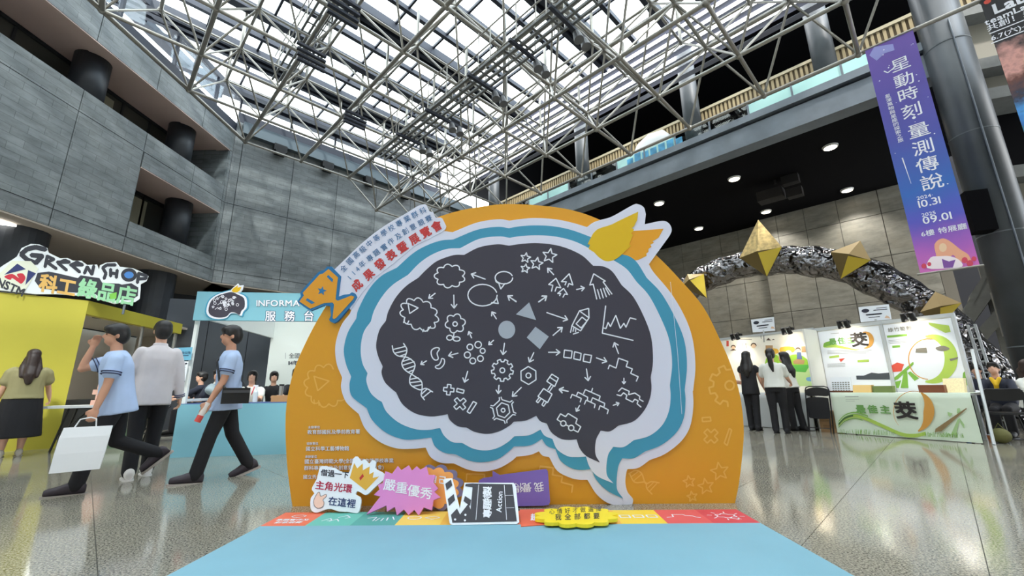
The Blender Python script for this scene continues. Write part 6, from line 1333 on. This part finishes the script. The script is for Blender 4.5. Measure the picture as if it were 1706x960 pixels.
m = MB(); m.tube([wpt(p, q) for q in (b0+V((0, .10, .07)), J['waist']+V((-.15, .10, .0)), J['chest']+V((-.05, .135, .03)), J['neck']+V((.10, .07, -.03)), J['neck']+V((.13, -.02, -.02)), J['chest']+V((.06, -.135, .0)), J['waist']+V((-.12, -.12, 0)), b0+V((0, -.10, .07)))], .011, 6); m.build('strap', M_SPK, cbx)
hw = J['aj'][0][2]+J['aj'][0][3]*.09+V((.012, 0, 0)); ax = V((0, .35, -.94)).normalized()
bt = thing('drink_bottle', 'milk drink bottle with red base held by the walking person', 'bottle', wpt(p, hw+ax*.13))
m = MB(); m.cyl(wpt(p, hw-ax*.08), wpt(p, hw+ax*.06), .029, n=14); m.build('bottle_body', mat('bottle_milk', (232, 222, 216), .3), bt); m = MB(); m.cyl(wpt(p, hw+ax*.06), wpt(p, hw+ax*.13), .031, n=14); m.build('red_band', mat('bottle_red', (222, 84, 76), .4), bt)
person('person in khaki top and long black skirt at the folding table', (-7.95, 6.72), 50, 1.60, 2, ((0, 3), (4, 4)), ((6, 10, 14), (24, 12, 12)), (0, -6), mat('khaki_top', (152, 144, 104), .85), .62, BLKP, 'skirt', mat('shoe_beige', (188, 178, 164), .6), None, 'long', 1.28, None, .011, SKIN, hem=.6, hairm=mat('hair_brown', (52, 38, 34), .45, noise=.3, nscale=40))
# staff in the information booth
def boothpt(px, d): P = onplane(px, 650, iN, iN.dot(I0)+d); return (P.x, P.y)
LAN = mat('lanyard', (226, 90, 110), .6)
def stool(xy, label, z=.455):
    t = thing('stool', label, 'stool', (xy[0], xy[1], 0))
    MB().cyl((xy[0], xy[1], z-.04), (xy[0], xy[1], z), .17, n=20).build('seat', M_CH, t)
    for a in range(4): MB().cyl((xy[0]+.15*math.cos(a*PI/2+.7), xy[1]+.15*math.sin(a*PI/2+.7), 0), (xy[0]+.11*math.cos(a*PI/2+.7), xy[1]+.11*math.sin(a*PI/2+.7), z-.04), .012).build('leg', M_CHF, t)
def staff(px, d, rz, label, sl, **kw):
    xy = boothpt(px, d); stool(xy, sl); kw['hem'] = .6
    return person(label, xy, rz, sit=.60, legs=((88, 88), (84, 88)), vox=.013, bottom=BLKP, shoe=M_SPK, **kw)
p, J = staff(424, 1.3, 198, 'person in white tee and lanyard bent over the booth counter', 'stool under the person in white tee at the booth counter', H=1.58, lean=26, arms=((48, 8, 50), (44, 8, 56)), head=(4, -24), top=TEEW, sleeve=.6, hair='pony')
MB().tube([wpt(p, J['neck']+V((-.06, .05, -.01))), wpt(p, J['chest']+V((-.04, .135, .02))), wpt(p, J['waist']+V((0, .15, .08))), wpt(p, J['chest']+V((.04, .135, .02))), wpt(p, J['neck']+V((.06, .05, -.01)))], .008, 6).build('lanyard', LAN, label='pink lanyard worn by the person bent over the counter', cat='lanyard')
staff(460, 2.2, 190, 'person in black sitting beside the white tee at the booth counter', 'stool under the person in black beside the white tee', H=1.58, lean=20, arms=((44, 6, 52), (44, 6, 52)), head=(24, -16), top=BLKT, sleeve=.6, hair='bun')
staff(494, 1.3, 200, 'person in black behind the counter half hidden by the orange backdrop', 'stool next to the orange backdrop edge', H=1.60, lean=14, arms=((44, 6, 52), (44, 6, 52)), head=(20, -10), top=BLKT, sleeve=.6, hair='pony')
staff(362, 2.15, 196, 'person in navy with white collar sitting near the slate partition', 'stool beneath the person with white collar', H=1.64, lean=4, arms=((30, 6, 60), (30, 6, 60)), head=(-8, 0), top=NAVYT, sleeve=.8, hair='pony', collar=TEEW)
staff(338, 2.7, 120, 'person in dark blue reaching out beside the slate partition', 'stool beneath the person reaching out', H=1.58, lean=6, arms=((60, 8, 20), (50, 8, 30)), head=(10, -10), top=NAVYT, sleeve=.8, hair='short')
# visitors at the cartoon poster booth
person('person in white tee seen from behind standing between two others at the cartoon booth', (5.20, 8.88), -36, 1.63, 5, ((0, 3), (5, 8)), ((24, 10, 40), (26, 10, 40)), (-4, -10), TEEW, .7, BLKP, 'trousers', BLKP, None, 'pony', 1.08, hem=.6)
person('person in black vest seen from behind at the cartoon booth', (5.02, 9.50), -44, 1.63, 4, ((4, 4), (-4, 6)), ((30, 6, 40), (10, 8, 20)), (-14, -8), BLKT, .25, BLKP, 'trousers', BLKP, None, 'long', .95)
person('person in white tee turned sideways next to the folded chair', (5.80, 9.32), 22, 1.60, 8, ((4, 6), (-3, 5)), ((34, 8, 70), (34, 8, 70)), (12, -16), TEEW, .6, BLKP, 'trousers', BLKP, None, 'long', 1.0, hem=.6)
person('person in white shirt standing half behind the orange backdrop edge', (4.60, 9.95), -100, 1.58, 4, ((2, 4), (-2, 4)), ((30, 6, 50), (30, 6, 50)), (-10, -14), TEEW, .6, BLKP, 'trousers', BLKP, None, 'short', .9)
# seated visitors on the right
def far(px, d):
    v = ray(px, 620); h = math.hypot(v.x, v.y); return (v.x/h*d, v.y/h*d)
def sitter(xy, rz, label, sl, **kw):
    stool(xy, sl, .385); kw['hem'] = .6; return person(label, xy, rz, sit=.53, legs=((86, 86), (82, 84)), vox=.014, bottom=BLKP, shoe=M_SPK, **kw)
xy = far(1660, 11.9)
p, J = sitter(xy, 122, 'person in navy jacket with yellow scarf writing on a pad', 'stool under the person with yellow scarf', H=1.64, lean=16, arms=((46, 6, 46), (46, 6, 50)), head=(0, -26), top=NAVYT, sleeve=2., hair='short')
sc_ = MB(); limb(sc_, [J['neck']+V((-.05, .06, .0)), J['chest']+V((0, .15, .03))], [.03, .03]); limb(sc_, [J['neck']+V((.05, .06, .0)), J['chest']+V((0, .15, .03)), J['waist']+V((.02, .16, .1))], [.03, .035, .03]); part('scarf', remeshed(sc_, .012, 3), mat('scarf_yellow', (236, 190, 30), .7), p)
h0 = wpt(p, J['aj'][1][2]+J['aj'][1][3]*.12)
MB().obox(h0+V((-.22, -.14, -.03)), V((.3, .05, .02)), V((-.04, .22, .06)), ZD*.008).build('writing_pad', M_CARD, label='white writing pad held by the person with yellow scarf', cat='pad')
sitter(far(1630, 13.3), 120, 'person in navy partly hidden behind the booth stay', 'stool behind the green poster booth', H=1.62, lean=10, arms=((40, 6, 50), (40, 6, 50)), head=(0, -14), top=NAVYT, sleeve=2., hair='short')
sitter(far(1706, 11.3), 170, 'person in white short sleeves sitting before the great column', 'stool under the person in white before the great column', H=1.64, lean=12, arms=((40, 8, 60), (40, 8, 60)), head=(14, -16), top=TEEW, sleeve=.7, hair='pony', hairm=mat('hair_brown', (52, 38, 34)))
bpy.data.scenes.remove(_gs)
